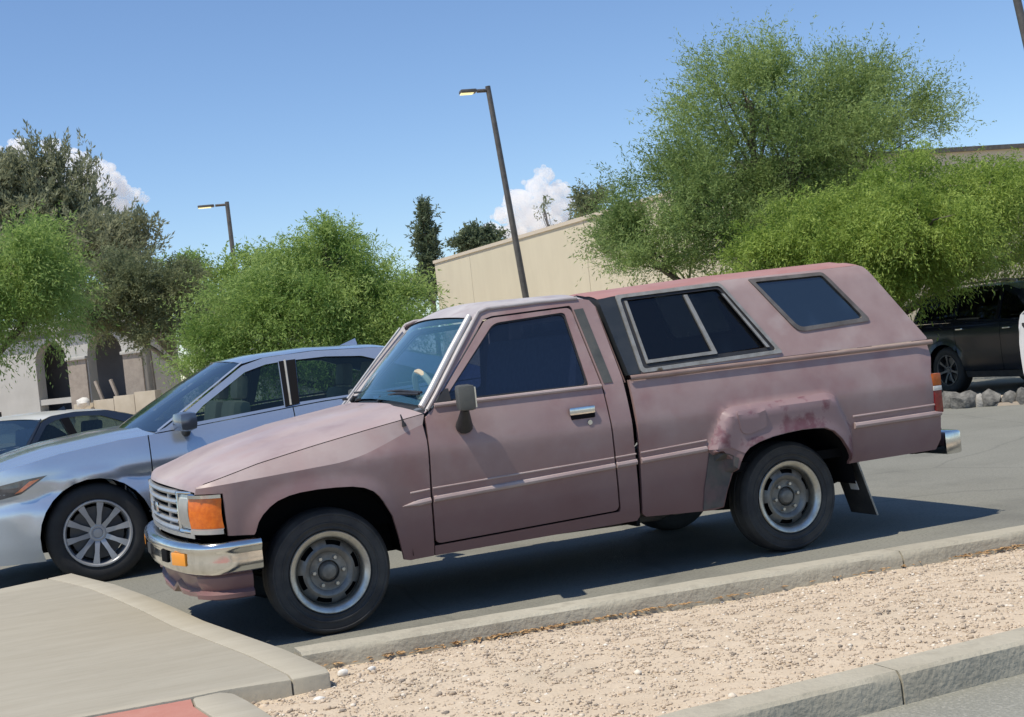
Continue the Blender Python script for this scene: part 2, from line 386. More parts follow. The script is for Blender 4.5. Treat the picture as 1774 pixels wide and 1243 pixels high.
hoodpts = [(x, z-.004) for x, z in hoodcurve()]
for sd in (-1, 1):
    cre = [(x, float(zc(x)+float(sm((x-.02)/.62))**1.3*.125)) for x in np.linspace(.524, -.600, 34)]
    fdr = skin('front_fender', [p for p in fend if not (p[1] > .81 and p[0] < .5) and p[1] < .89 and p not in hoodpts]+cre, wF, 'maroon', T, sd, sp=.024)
    skin('fender_top', cre[::-1]+[(.540, 1.005)]+hoodpts[1:], wF, 'maroon_faded', fdr, sd, sp=.024)
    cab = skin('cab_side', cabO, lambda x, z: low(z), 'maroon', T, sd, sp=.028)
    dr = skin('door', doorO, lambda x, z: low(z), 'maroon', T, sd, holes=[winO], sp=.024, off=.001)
    # window frame seal, glass
    skin('window_seal', fillet([(.634, 1.050), (1.012, 1.433), (1.438, 1.453), (1.464, 1.042)], .03), lambda x, z: low(z), 'black_plastic', dr, sd, holes=[fillet([(.664, 1.064), (1.024, 1.415), (1.422, 1.435), (1.446, 1.056)], .03)], sp=.03, off=-.006, thick=.01)
    skin('window_pane', winO, lambda x, z: low(z), 'tint_glass', dr, sd, sp=.08, off=-.014, thick=0)
    MB().tube([(x, sd*(float(low(z))+.006), z) for x, z in [(.60, 1.044), (.9, 1.043), (1.2, 1.042), (1.52, 1.040)]], .011, 8).build('belt_trim', 'maroon_faded', dr)
    h = MB(); h.box((1.380, sd*.842, .928), (.145, .022, .040), bev=.008); h.build('handle', 'chrome', dr)
    MB().box((1.385, sd*.838, .898), (.135, .014, .026), bev=.005).build('handle_recess', 'dark', dr)
    MB().lathe([(0, -.006), (.013, -.006), (.015, 0)], 14, (1.418, sd*.842, .862)).build('key_lock', 'chrome', dr)
    # dark ribbed vent panel behind the door window
    skin('vent_panel', [(1.486, 1.452), (1.540, 1.455), (1.592, 1.052), (1.540, 1.052)], lambda x, z: low(z), 'grey_plastic', T, sd, sp=.05, off=.004, thick=.006)
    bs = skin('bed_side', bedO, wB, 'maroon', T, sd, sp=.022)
    # wheel-arch flare skin with peeled paint, laid over the bulge of the bed side
    fo = [p for p in flare[:8]]+archR[::-1][1:-6]
    fo = fillet([(2.085, .632), (2.196, .828), (2.252, .846), (2.86, .856), (2.915, .835), (3.012, .63), (3.015, .475), (2.99, .455)], [0, .02, .02, .03, .03, .03, 0, 0])+[(a, b+.004) for a, b in archR[::-1][2:13]]+[(2.21, .63)]
    skin('arch_flare', fo, wB, 'peeled_flare', bs, sd, sp=.022, off=.0035, thick=.004)
    skin('stone_guard', stoneO, wB, 'primer', bs, sd, sp=.03, off=.006, thick=.01)
    if sd < 0:
        skin('fuel_door', fillet([(2.255, .820), (2.43, .828), (2.435, .715), (2.315, .690), (2.275, .705)], .02), wB, 'peeled_flare', bs, sd, sp=.03, off=.009, thick=.008)
    # raised mouldings, body coloured
    def mould(parent, x0, x1, z0, z1, r, f, taper=0.):
        n = 14; P = []; rr = []
        for i in range(n+1):
            t = i/n; x = x0+(x1-x0)*t; z = z0+(z1-z0)*t
            P.append((x, sd*(float(f(np.array([x]), np.array([z]))[0])+r*.15), z)); rr.append(r*min(1, (t+.03)/max(taper, .03)) if taper else r)
        MB().tube(P, rr, 8).build('side_moulding', 'maroon_faded', parent)
    lf = lambda x, z: low(z)
    mould(T, .375, .522, .572, .584, .016, wF, .6); mould(T, .42, .522, .632, .638, .005, wF)
    mould(dr, .538, 1.535, .586, .620, .016, lf); mould(dr, .538, 1.535, .640, .662, .005, lf)
    mould(cab, 1.546, 1.665, .621, .625, .016, lf); mould(cab, 1.546, 1.665, .662, .666, .005, lf)
    mould(bs, 1.692, 2.085, .626, .640, .016, lf); mould(bs, 1.692, 2.09, .668, .684, .005, lf)
    mould(bs, 3.035, 3.638, .648, .650, .018, wB); mould(bs, 3.03, 3.61, .70, .702, .006, wB)
    # drip gutter and bright pillar trim
    gut = [(.560, 1.026), (.62, 1.094), (.78, 1.288), (.950, 1.488), (1.0, 1.503), (1.3, 1.512), (1.52, 1.512)]
    MB().tube([(x, sd*(float(low(z))+.004), z) for x, z in gut], .009, 8).build('drip_rail', 'roof_chalky', T)
    MB().tube([(x-.018, sd*(float(low(z))-.032), z+.016) for x, z in gut[:3]+[(.925, 1.455)]], .017 if sd < 0 else .007, 14).build('windshield_trim', 'bright_trim', T)
    rows = []
    for t in np.linspace(0, 1, 10):
        x, z = .553+(.948-.553)*t, 1.016+(1.484-1.016)*t
        xi, yi, zi = .583+(.935-.583)*t, .705+(.597-.705)*t, 1.040+(1.452-1.040)*t
        yo = float(low(z)); rows.append([(x, sd*yo, z), ((x+xi)/2-.008, sd*((yo+yi)/2+.01), (z+zi)/2+.012), (xi, sd*yi, zi)])
    MB().grid(rows).build('windshield_pillar', 'roof_chalky', T)
    # camper shell side
    # tail lamp
    tl = MB(); tl.box((3.626, sd*.815, .765), (.056, .055, .225), bev=.008); tl = tl.build('tail_lamp', 'red_lens', T)
    MB().box((3.6255, sd*.8165, .845), (.058, .056, .070), bev=.006).build('amber_lens', 'amber_dark', tl)
    MB().box((3.6255, sd*.8165, .795), (.058, .056, .028), bev=.004).build('clear_lens', 'clear_lens', tl)
    # wheel wells
    for cx in (0, WB):
        n = 20; rows = []
        for k in range(n+1):
            a = math.pi*k/n; xx, zz = cx+.415*math.cos(a), .32+.41*math.sin(a)**.8
            rows.append([(xx, sd*.80, zz), (xx, sd*.42, zz)])
        MB().grid(rows).build('wheel_well', 'dark', T)

SH = bpy.data.objects.new('camper_shell', None); COL.objects.link(SH); SH.parent = T
for sd in (-1, 1):
    skin('shell_side', shellO, wshell, 'shell_paint', SH, sd, holes=[w1O, w2O], sp=.028)
    skin('front_corner', frontO, wshell, 'black_panel', SH, sd, sp=.04)
    def wframe(o, i, m, g, off):
        f = skin('window_frame', o, wshell, m, SH, sd, holes=[i], sp=.03, off=off, thick=.03)
        return f
    f1 = wframe(fillet([(1.745, 1.508), (2.40, 1.526), (2.648, 1.100), (1.762, 1.082)], .02), fillet([(1.766, 1.490), (2.391, 1.507), (2.612, 1.119), (1.783, 1.102)], .02), 'alu', None, .010)
    skin('rubber_seal', fillet([(1.763, 1.493), (2.392, 1.510), (2.617, 1.116), (1.780, 1.099)], .02), wshell, 'black_plastic', f1, sd, holes=[w1I], sp=.03, off=.001, thick=.02)
    skin('sash', fillet([(1.790, 1.472), (1.806, 1.472), (1.826, 1.126), (1.809, 1.126)], .004), wshell, 'alu', f1, sd, sp=.05, off=.006, thick=.012)
    # divider and slider bottom rail
    skin('divider', [(2.155, 1.474), (2.178, 1.474), (2.248, 1.140), (2.222, 1.140)], wshell, 'alu', f1, sd, sp=.05, off=.004, thick=.02)
    skin('sash', [(1.812, 1.145), (2.238, 1.153), (2.242, 1.136), (1.812, 1.128)], wshell, 'alu', f1, sd, sp=.05, off=.010, thick=.012)
    skin('sash', [(2.385, 1.462), (2.402, 1.458), (2.575, 1.14), (2.555, 1.14)], wshell, 'alu', f1, sd, sp=.05, off=.012, thick=.012)
    skin('window_pane', fillet([(1.79, 1.47), (2.165, 1.48), (2.235, 1.132), (1.815, 1.130)], .01), wshell, 'shell_glass', f1, sd, sp=.08, off=-.010, thick=0)
    skin('window_pane', fillet([(2.165, 1.48), (2.38, 1.485), (2.56, 1.145), (2.235, 1.132)], .01), wshell, 'shell_glass', f1, sd, sp=.08, off=-.016, thick=0)
    f2 = wframe(w2O, w2I, 'bronze_frame', None, .009)
    skin('window_pane', fillet([(2.615, 1.51), (3.075, 1.512), (3.25, 1.24), (2.80, 1.222)], .04), wshell, 'shell_glass_blue', f2, sd, sp=.08, off=-.004, thick=0)
    rows = [[(x, sd*(.806+.012*math.cos(a)), 1.062+.014*math.sin(a)) for a in np.linspace(-1.7, 1.7, 7)] for x in np.linspace(1.692, 3.645, 12)]
    MB().grid(rows, flip=sd > 0).build('gasket', 'gasket', SH)
# shell roof, back and front
rows = []
for x in np.linspace(1.64, 3.375, 40):
    e = float(np.interp(x, [1.64, 1.72, 2.45, 3.33, 3.375], [1.493, 1.503, 1.533, 1.549, 1.540])); hw = float(wshell(x, e))
    r = []
    for t in np.linspace(-1, 1, 25):
        a = abs(t); y = t*hw; r.append((x, y, e+.042*(1-a**6)*.75+.012*(1-a*a)+(.004*math.sin(t*19) if a < .8 else 0)))
    rows.append(r)
MB().grid(rows).build('shell_roof', 'shell_roof', SH)
rows = []
for t in np.linspace(0, 1, 12):
    x, z = 3.378+(3.640-3.378)*t, 1.540+(1.075-1.540)*t; hw = float(wshell(x, z))-.001
    rows.append([(x+.012*(1-(s*s)), s*hw, z+(.045*(1-abs(s)**5) if t == 0 else 0)) for s in np.linspace(-1, 1, 9)])
MB().grid(rows).build('rear_hatch', 'shell_paint', SH)
rows = []
for t in (.15, .5, .8):
    x, z = 3.385+(3.640-3.378)*t, 1.544+(1.075-1.540)*t; hw = float(wshell(x, z))-.10
    rows.append([(x+.008+.012*(1-(s*s)), s*hw, z) for s in np.linspace(-1, 1, 9)])
MB().grid(rows).build('hatch_pane', 'shell_glass_blue', SH)
rows = [[(1.645+(1.700-1.645)*t, s*(float(table_shell(1.495-.42*t))-.002), 1.495-.42*t+(.04*(1-abs(s)**5) if t == 0 else 0)) for s in np.linspace(-1, 1, 7)] for t in np.linspace(0, 1, 6)]
MB().grid(rows).build('shell_front', 'black_panel', SH)

# hood
xf = lambda y: -.675+.078*(np.abs(y)/.76)**2.2
rows = []
S = [(-1, 0)]
for dist, dz in [(0, -.034), (.006, -.018), (.020, -.005), (.04, 0), (.08, 0)]+[(d, 0) for d in np.linspace(.14, 1.2, 26)]:
    r = []
    for t in np.linspace(-1, 1, 41):
        a = abs(t)
        # rear edge bows forward in the middle
        y0 = t*.76
        x0 = float(xf(y0)); x1 = .535-.075*(1-t*t)
        x = x0+(x1-x0)*min(dist, 1.2)/1.2
        hw = float(wF(np.array([x]), np.array([float(zh(x))-.004]))[0])-.004
        y = t*hw; c = np.interp(x, [-.66, -.45, 0, .5], [.035, .062, .080, .062])
        z = float(zh(x))+c*(1-a**3)+.010*float(sm((.62-a)/.10))*float(sm((x+.62)/.3))+dz
        r.append((x, y, z))
    rows.append(r)
MB().grid(rows).build('hood', 'maroon_faded', T)
# cowl between hood and windshield
rows = []
for t in np.linspace(-1, 1, 21):
    x0 = .540-.075*(1-t*t); x1 = .600-.10*(1-t*t); b = 1-abs(t)**3
    rows.append([(x0-.03, t*.78, 1.000+.055*b), (x0+.015, t*.775, 1.006+.055*b), (x1+.02, t*.73, 1.022+.055*b)])
MB().grid(rows).build('cowl', 'black_plastic', T)
for k, yy in enumerate((-.18, .38)):
    wp = MB(); wp.tube([(.50, yy, 1.075), (.515, yy-.02, 1.098)], .014, 8); wp.tube([(.515, yy-.02, 1.098), (.545, yy-.22, 1.112), (.575, yy-.48, 1.105)], .008, 6)
    wp.tube([(.530, yy+.02, 1.122), (.552, yy-.22, 1.126), (.582, yy-.50, 1.112)], .007, 6)
    wp.build('wiper', 'black_plastic', T)
for yy in (-.14, .14):
    MB().box((.40, yy, 1.098), (.03, .02, .012), bev=.004).build('washer_nozzle', 'black_plastic', T)
# windshield
rows = []
for t in np.linspace(0, 1, 14):
    r = []
    for s in np.linspace(-1, 1, 21):
        b = 1-s*s
        x = (.583-.10*b)*(1-t)+(.935-.055*b)*t-.012*math.sin(math.pi*t)
        r.append((x, s*(.705*(1-t)+.597*t), (1.040+.052*b)*(1-t)+(1.452+.030*b)*t))
    rows.append(r)
MB().grid(rows).build('windshield', 'windshield_glass', T)
# cab roof
rows = []
for q in np.linspace(0, 1, 30):
    r = []
    for k in np.linspace(-1, 1, 31):
        a = abs(k); b = 1-k*k
        x0 = .935-.055*b; x = x0+(1.622-x0)*q
        f = float(sm((x-x0+.03)/.25)); f = f**.7
        top = 1.498+.058*(1-a**5)*.62+.022*b-(.0 if a < 1 else .006)
        front = 1.453+.030*b
        z = front+(top-front)*f-.085*float(sm((x-1.545)/.075))**2*(.3+.7*min(1, b*3))
        r.append((x, k*(.600+.022*float(sm((x-x0)/.12))), z))
    rows.append(r)
MB().grid(rows).build('cab_roof', 'roof_chalky', T)
# cab back wall with rear pane
rows = [[(1.618+.05*t, s*(.634+.165*t), 1.462-.42*t) for s in (-1, -.72, .72, 1)] for t in (0, .12, .88, 1)]
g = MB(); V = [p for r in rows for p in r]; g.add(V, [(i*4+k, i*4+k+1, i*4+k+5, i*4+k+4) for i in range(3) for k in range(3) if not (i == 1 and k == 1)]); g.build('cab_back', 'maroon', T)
MB().grid([[(1.624+.05*t, s*.45, 1.46-.42*t) for s in (-1, 1)] for t in (.12, .88)]).build('rear_pane', 'tint_glass', T)
MB().box((1.665, 0, .66), (.02, 1.56, .76)).build('cab_lower_back', 'dark', T)

# front end: grille with bars, emblem, lamps
def face(y0, y1, z0, z1, dx, n=16):
    return [[(float(xf(y))+dx, y, z) for z in (z0, z1)] for y in np.linspace(y0, y1, n)]
G = MB(); G.grid(face(-.70, .70, .575, .775, .035)); G = G.build('grille', 'dark', T)
for z, h in ((.762, .022), (.716, .022), (.668, .020), (.622, .020), (.584, .026)):
    P = []
    for y in np.linspace(-.50, .50, 17):
        x = float(xf(y)); P.append([(x+.012, y, z-h/2-.004), (x-.006, y, z-h/2), (x-.014, y, z), (x-.008, y, z+h/2), (x+.012, y, z+h/2+.004)])
    MB().grid(P).build('grille_bar', 'grille_silver', G)
MB().box((float(xf(0))-.014, 0, .668), (.014, .13, .05), bev=.006).build('emblem', 'chrome', G)
for sd in (-1, 1):
    for yy in (.512, .30):
        MB().box((float(xf(yy))+.008, sd*yy, .672), (.022, .018, .19), bev=.004).build('grille_post', 'grille_silver', G)
    hl = MB(); hl.grid([[(float(xf(y))+.002-.012*math.sin(math.pi*(z-.592)/.165), sd*y, z) for z in np.linspace(.592, .757, 7)] for y in np.linspace(.525, .705, 9)], flip=sd > 0)
    hl = hl.build('headlight', 'clear_lens', T)
    MB().grid([[(float(xf(y))-.008-.010*math.sin(math.pi*(z-.60)/.15), sd*y, z) for z in np.linspace(.612, .738, 6)] for y in np.linspace(.548, .682, 7)], flip=sd > 0).build('lamp_glass', 'grille_silver', hl)
    P = [(y, z) for y, z in [(.515, .582), (.515, .768), (.715, .768), (.715, .582), (.515, .582)]]
    MB().tube([(float(xf(y))-.004, sd*y, z) for y, z in P], .010, 8).build('bezel', 'chrome', hl)
    # wrap-around corner lamp
    rows = []
    for t in np.linspace(0, 1, 10):
        y = .716+.107*(1-(1-t)**2.2); x = -.628+.135*t+.0*t
        rows.append([(x-.006*math.sin(math.pi*k), sd*(y+(.0 if t < .2 else .006)), .602+.138*k-.006*t) for k in np.linspace(0, 1, 5)])
    cl = MB().grid(rows, flip=sd < 0).build('corner_lamp', 'amber', T)
    rows2 = [[(r[0][0], r[0][1], r[-1][2]), (r[0][0]-.004, r[0][1]+sd*.010, r[-1][2]+.004), (r[0][0]-.004, r[0][1]+sd*.010, r[-1][2]+.020), (r[0][0]+.004, r[0][1]-sd*.004, r[-1][2]+.026)] for r in rows]
    MB().grid(rows2, flip=sd < 0).build('lamp_trim', 'chrome', cl)
    rows2 = [[(r[0][0]+.004, r[0][1]-sd*.006, r[0][2]), (r[0][0]-.006, r[0][1]+sd*.010, r[0][2]-.004), (r[0][0]-.006, r[0][1]+sd*.010, r[0][2]-.026), (r[0][0]+.01, r[0][1]-sd*.01, r[0][2]-.030)] for r in rows]
    MB().grid(rows2, flip=sd < 0).build('lamp_trim', 'grille_silver', cl)
MB().grid([[(float(xf(y))-.010+dx, y, z) for dx, z in ((.02, .574), (0, .570), (0, .552), (.03, .546))] for y in np.linspace(-.72, .72, 19)]).build('lower_trim', 'grille_silver', T)
MB().box((-.06, 0, .63), (1.12, 1.00, .34)).build('engine_bay', 'dark', T)

# chrome front bumper, indicator lamps, slots
half = [(-.33, .832), (-.40, .836), (-.47, .834), (-.53, .822), (-.575, .797), (-.61, .758), (-.64, .70), (-.667, .62), (-.69, .52), (-.708, .40), (-.722, .26), (-.73, .12), (-.733, 0)]
plan = half+[(x, -y) for x, y in half[-2::-1]]
prof = [(-.06, .530), (-.018, .533), (.000, .529), (.010, .518), (.014, .502), (.010, .488), (.002, .480), (.000, .468), (.001, .440), (.000, .410), (-.006, .390), (-.018, .378), (-.05, .374)]
B = MB().grid(sweep(plan, prof)).build('front_bumper', 'chrome', T)
def onplan(y):
    pl = np.array(half[::-1]); return float(np.interp(abs(y), pl[:, 1], pl[:, 0]))
for sd in (-1, 1):
    ang = math.atan2(.06, .20)*sd
    MB().box((onplan(.585)-.002, sd*.585, .452), (.022, .135, .062), rz=sd*-.34, bev=.005).build('bumper_lamp', 'amber_light', B)
    MB().box((onplan(.36)-.0, sd*.36, .452), (.022, .10, .060), rz=sd*-.13, bev=.005).build('bumper_slot', 'dark', B)
MB().box((onplan(.06)-.001, .06, .452), (.020, .12, .055), bev=.004).build('bumper_slot', 'black_plastic', B)
# painted valance, dented
rows = []
pl2 = [(x+.055 if abs(y) < .7 else x+.02, y*.965) for x, y in plan if x < -.36]
pr = [(-.02, .385), (.0, .360), (-.004, .325), (-.018, .298), (.008, .282), (.006, .262), (-.04, .250)]
G2 = sweep(pl2, pr)
for r in G2:
    y = r[0][1]; sag = .028*math.exp(-((y+.15)/.25)**2)*math.sin(y*17)+.02*math.exp(-((y-.4)/.2)**2)
    rows.append([(x+abs(sag)*.8*(k > 1), yy, z+sag*(k > 1)) for k, (x, yy, z) in enumerate(r)])
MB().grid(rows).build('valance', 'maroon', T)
MB().box((-.46, 0, .37), (.20, 1.30, .08)).build('bumper_bracket', 'dark', T)

# mirrors
for sd in (-1, 1):
    m_ = MB(); m_.box((.715, sd*.955, 1.070), (.085, .175, .125), rz=sd*.25, bev=.02); mo = m_.build('wing_mirror', 'grey_plastic', T)
    MB().box((.750, sd*.965, 1.070), (.020, .15, .10), rz=sd*.25).build('mirror_glass', 'chrome', mo)
    MB().tube([(.735, sd*.835, .925), (.728, sd*.865, .945), (.722, sd*.91, 1.01)], [.045, .038, .02], 12).build('mirror_arm', 'black_plastic', mo)
    MB().add([(.60, sd*.806, 1.046), (.695, sd*.803, 1.046), (.688, sd*.790, 1.12), (.675, sd*.775, 1.120)], [(0, 1, 2, 3)]).build('mirror_sail', 'black_plastic', mo)
# antenna stub on the driver's cowl, lying folded
MB().tube([(.430, -.822, .962), (.424, -.826, .985), (.418, -.818, 1.02)], [.012, .006, .003], 8).build('antenna', 'black_plastic', T)
# tailgate, rear bumper
rows = [[(3.640+.006*math.sin(6*t), s*(float(low(1.05-.60*t))-.055), 1.045-.60*t) for s in np.linspace(-1, 1, 9)] for t in np.linspace(0, 1, 10)]
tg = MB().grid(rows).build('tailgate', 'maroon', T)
MB().box((3.650, 0, .93), (.015, .18, .05), bev=.005).build('tailgate_handle', 'black_plastic', tg)
rb = MB(); rb.box((3.735, 0, .467), (.115, 1.60, .135), bev=.018); rb = rb.build('rear_bumper', 'chrome', T)
MB().box((3.735, 0, .538), (.085, 1.3, .012), bev=.004).build('step_pad', 'black_plastic', rb)
for sd in (-1, 1): MB().box((3.64, sd*.60, .455), (.12, .09, .09), bev=.01).build('bumper_bracket', 'dark', T)
MB().box((3.60, 0, .445), (.10, 1.3, .06)).build('rear_crossmember', 'dark', T)

# wheels
def wheel_parts(parent):
    prof = [(.190, -.072), (.205, -.083), (.210, -.0895), (.216, -.0895), (.219, -.088), (.232, -.091), (.235, -.0955), (.241, -.0955), (.244, -.0925), (.262, -.0925), (.274, -.090), (.277, -.0935), (.284, -.0925), (.297, -.078), (.3045, -.062), (.306, -.05), (.3035, -.044), (.306, -.038), (.3065, -.006), (.3035, -.003), (.3035, .003), (.3065, .006), (.306, .038), (.3035, .044), (.306, .05), (.3045, .062), (.297, .078), (.283, .088), (.255, .094), (.225, .09), (.205, .083), (.19, .072)]
    t = MB().lathe(prof, 64).build('tyre', 'rubber', parent)
    r = MB()
    r.lathe([(.190, -.070), (.199, -.078), (.201, -.086), (.197, -.091), (.188, -.090), (.176, -.083), (.168, -.074), (.165, -.06), (.163, -.030), (.162, .06)], 64)
    r = r.build('rim', 'worn_steel', parent)
    d = MB()
    slot = lambda i, k: i == 2 and (k % 10) in (0, 1, 2, 3, 4)
    d.lathe([(.164, -.024), (.159, -.030), (.152, -.038), (.130, -.052), (.118, -.058), (.104, -.055), (.092, -.042), (.078, -.040), (.055, -.044), (.052, -.040), (.050, -.02)], 60, skip=slot)
    d.build('wheel_disc', 'wheel_disc', parent)
    MB().lathe([(.050, -.03), (.042, -.048), (.034, -.058), (.020, -.061), (0, -.061)], 20).build('hub_cap', 'wheel_disc', parent)
    for k in range(6):
        a = 2*math.pi*k/6; MB().lathe([(.0, -.056), (.009, -.056), (.011, -.050), (.011, -.036)], 6, (.073*math.cos(a), 0, .073*math.sin(a))).build('wheel_nut', 'worn_steel', parent)
    MB().lathe([(.168, .0), (.0, .0)], 32).build('brake_drum', 'dark', parent)
W0 = bpy.data.objects.new('wheel', None); COL.objects.link(W0); W0.parent = T; W0.location = (0, -.684, .303); wheel_parts(W0)
for (x, y, r) in [(WB, -.684, .9), (0, .684, 0), (WB, .684, 0)]:
    c = copy_tree(W0, T); c.location = (x, y, .303)
    c.rotation_euler = (0, r, 0 if y < 0 else math.pi)
# chassis, axle, exhaust, springs, mud flaps
MB().box((1.45, 0, .385), (3.2, .86, .15)).build('chassis', 'dark', T)
MB().box((1.08, 0, .345), (1.12, 1.50, .05)).build('floor_pan', 'dark', T)
MB().box((2.66, 0, .50), (1.9, 1.45, .05)).build('bed_floor', 'dark', T)
MB().tube([(WB, -.62, .303), (WB, -.1, .303), (WB, 0, .303), (WB, .1, .303), (WB, .62, .303)], [.04, .045, .11, .045, .04], 12).build('rear_axle', 'dark', T)
MB().tube([(0, -.6, .29), (0, .6, .29)], .035, 8).build('front_axle', 'dark', T)
MB().box((1.98, .05, .315), (.62, .62, .17), bev=.04).build('fuel_tank', 'dark', T)
MB().tube([(1.2, -.28, .27), (2.0, -.34, .26), (2.25, -.40, .33)], .035, 8).build('exhaust_pipe', 'primer', T)
for sd in (-1, 1):
    MB().tube([(1.98, sd*.50, .33), (2.3, sd*.50, .28), (2.62, sd*.50, .255), (2.95, sd*.50, .29), (3.22, sd*.50, .36)], .03, 6).build('leaf_spring', 'dark', T)
    MB().box((1.99, sd*.58, .335), (.10, .14, .10), bev=.02).build('spring_hanger', 'primer', T)
    fl = MB(); fl.box((3.105, sd*.68, .285), (.012, .24, .33), ry=-.30); fl = fl.build('mud_flap', 'rubber', T)
    MB().box((3.085, sd*.70, .300), (.004, .075, .055), ry=-.30).build('flap_marker', 'white_plastic', fl)
    MB().tube([(3.058, sd*.80, .44), (3.155, sd*.80, .125)], .006, 6).build('flap_edge', 'alu', fl)
# cabin
MB().box((1.05, 0, .42), (1.1, 1.5, .05)).build('cab_floor', 'dark', T)
st = MB(); st.box((1.28, 0, .72), (.50, 1.36, .18), bev=.05); st.box((1.50, 0, 1.02), (.16, 1.36, .62), ry=.16, bev=.05); st.build('bench_seat', 'seat_cloth', T)
MB().box((.63, 0, .985), (.20, 1.40, .10), bev=.03).build('dashboard', 'dash', T)
sw = MB()
c0 = Vector((.705, -.42, 1.065)); ax = Vector((-.95, 0, -.30)).normalized(); u_ = Vector((0, 1, 0)); v_ = ax.cross(u_)
sw.tube([c0+(u_*math.cos(t)+v_*math.sin(t))*.155 for t in np.linspace(0, 2*math.pi, 33)], .016, 8, caps=False)
sw.tube([c0-u_*.15, c0-u_*.05, c0+u_*.05, c0+u_*.15], [.014, .03, .03, .014], 8)
sw.build('steering_wheel', 'beige_plastic', T)
MB().box((1.28, 0, 1.474), (.56, 1.16, .006)).build('headliner', 'dash', T)
# ------------------------------------------------------------------ modern cars (local frame: x to the rear from the front hubs, origin on the ground)
mat('silver_paint', (.47, .53, .62), (.51, .57, .65), scale=2, rough=.22, metal=.65, coat=.8, c3=(.44, .50, .58), scale3=60, amt3=.2)
mat('mirror_shell', (.16, .18, .21), rough=.25, metal=.6, coat=.5)
mat('black_paint', (.012, .013, .016), (.018, .019, .022), scale=3, rough=.3, coat=.9)
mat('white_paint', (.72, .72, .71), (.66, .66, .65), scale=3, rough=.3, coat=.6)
mat('navy_paint', (.006, .009, .015), (.009, .012, .020), scale=3, rough=.25, coat=.3, spec=.3)
mat('alloy', (.42, .43, .45), (.48, .49, .51), scale=9, rough=.35, metal=.5)
mat('dark_alloy', (.10, .105, .115), rough=.35, metal=.7)
mat('tyre_clean', (.018, .018, .019), (.028, .028, .028), scale=9, rough=.7)
mat('mint_shade', (.55, .72, .52), (.50, .66, .48), scale=6, rough=.7)
mat('smoked_lens', (.03, .006, .008), rough=.25)
mat('head_lens', (.05, .05, .055), (.09, .09, .10), scale=12, rough=.12, coat=1.)
mat('marker_lens', (.55, .20, .10), (.45, .14, .07), scale=25, rough=.2, coat=.6)

def arc(cx, cz, r, zb, n=18):
    a0 = math.asin((zb-cz)/r); return [(cx-r*math.cos(a), cz+r*math.sin(a)) for a in np.linspace(a0, math.pi-a0, n)]

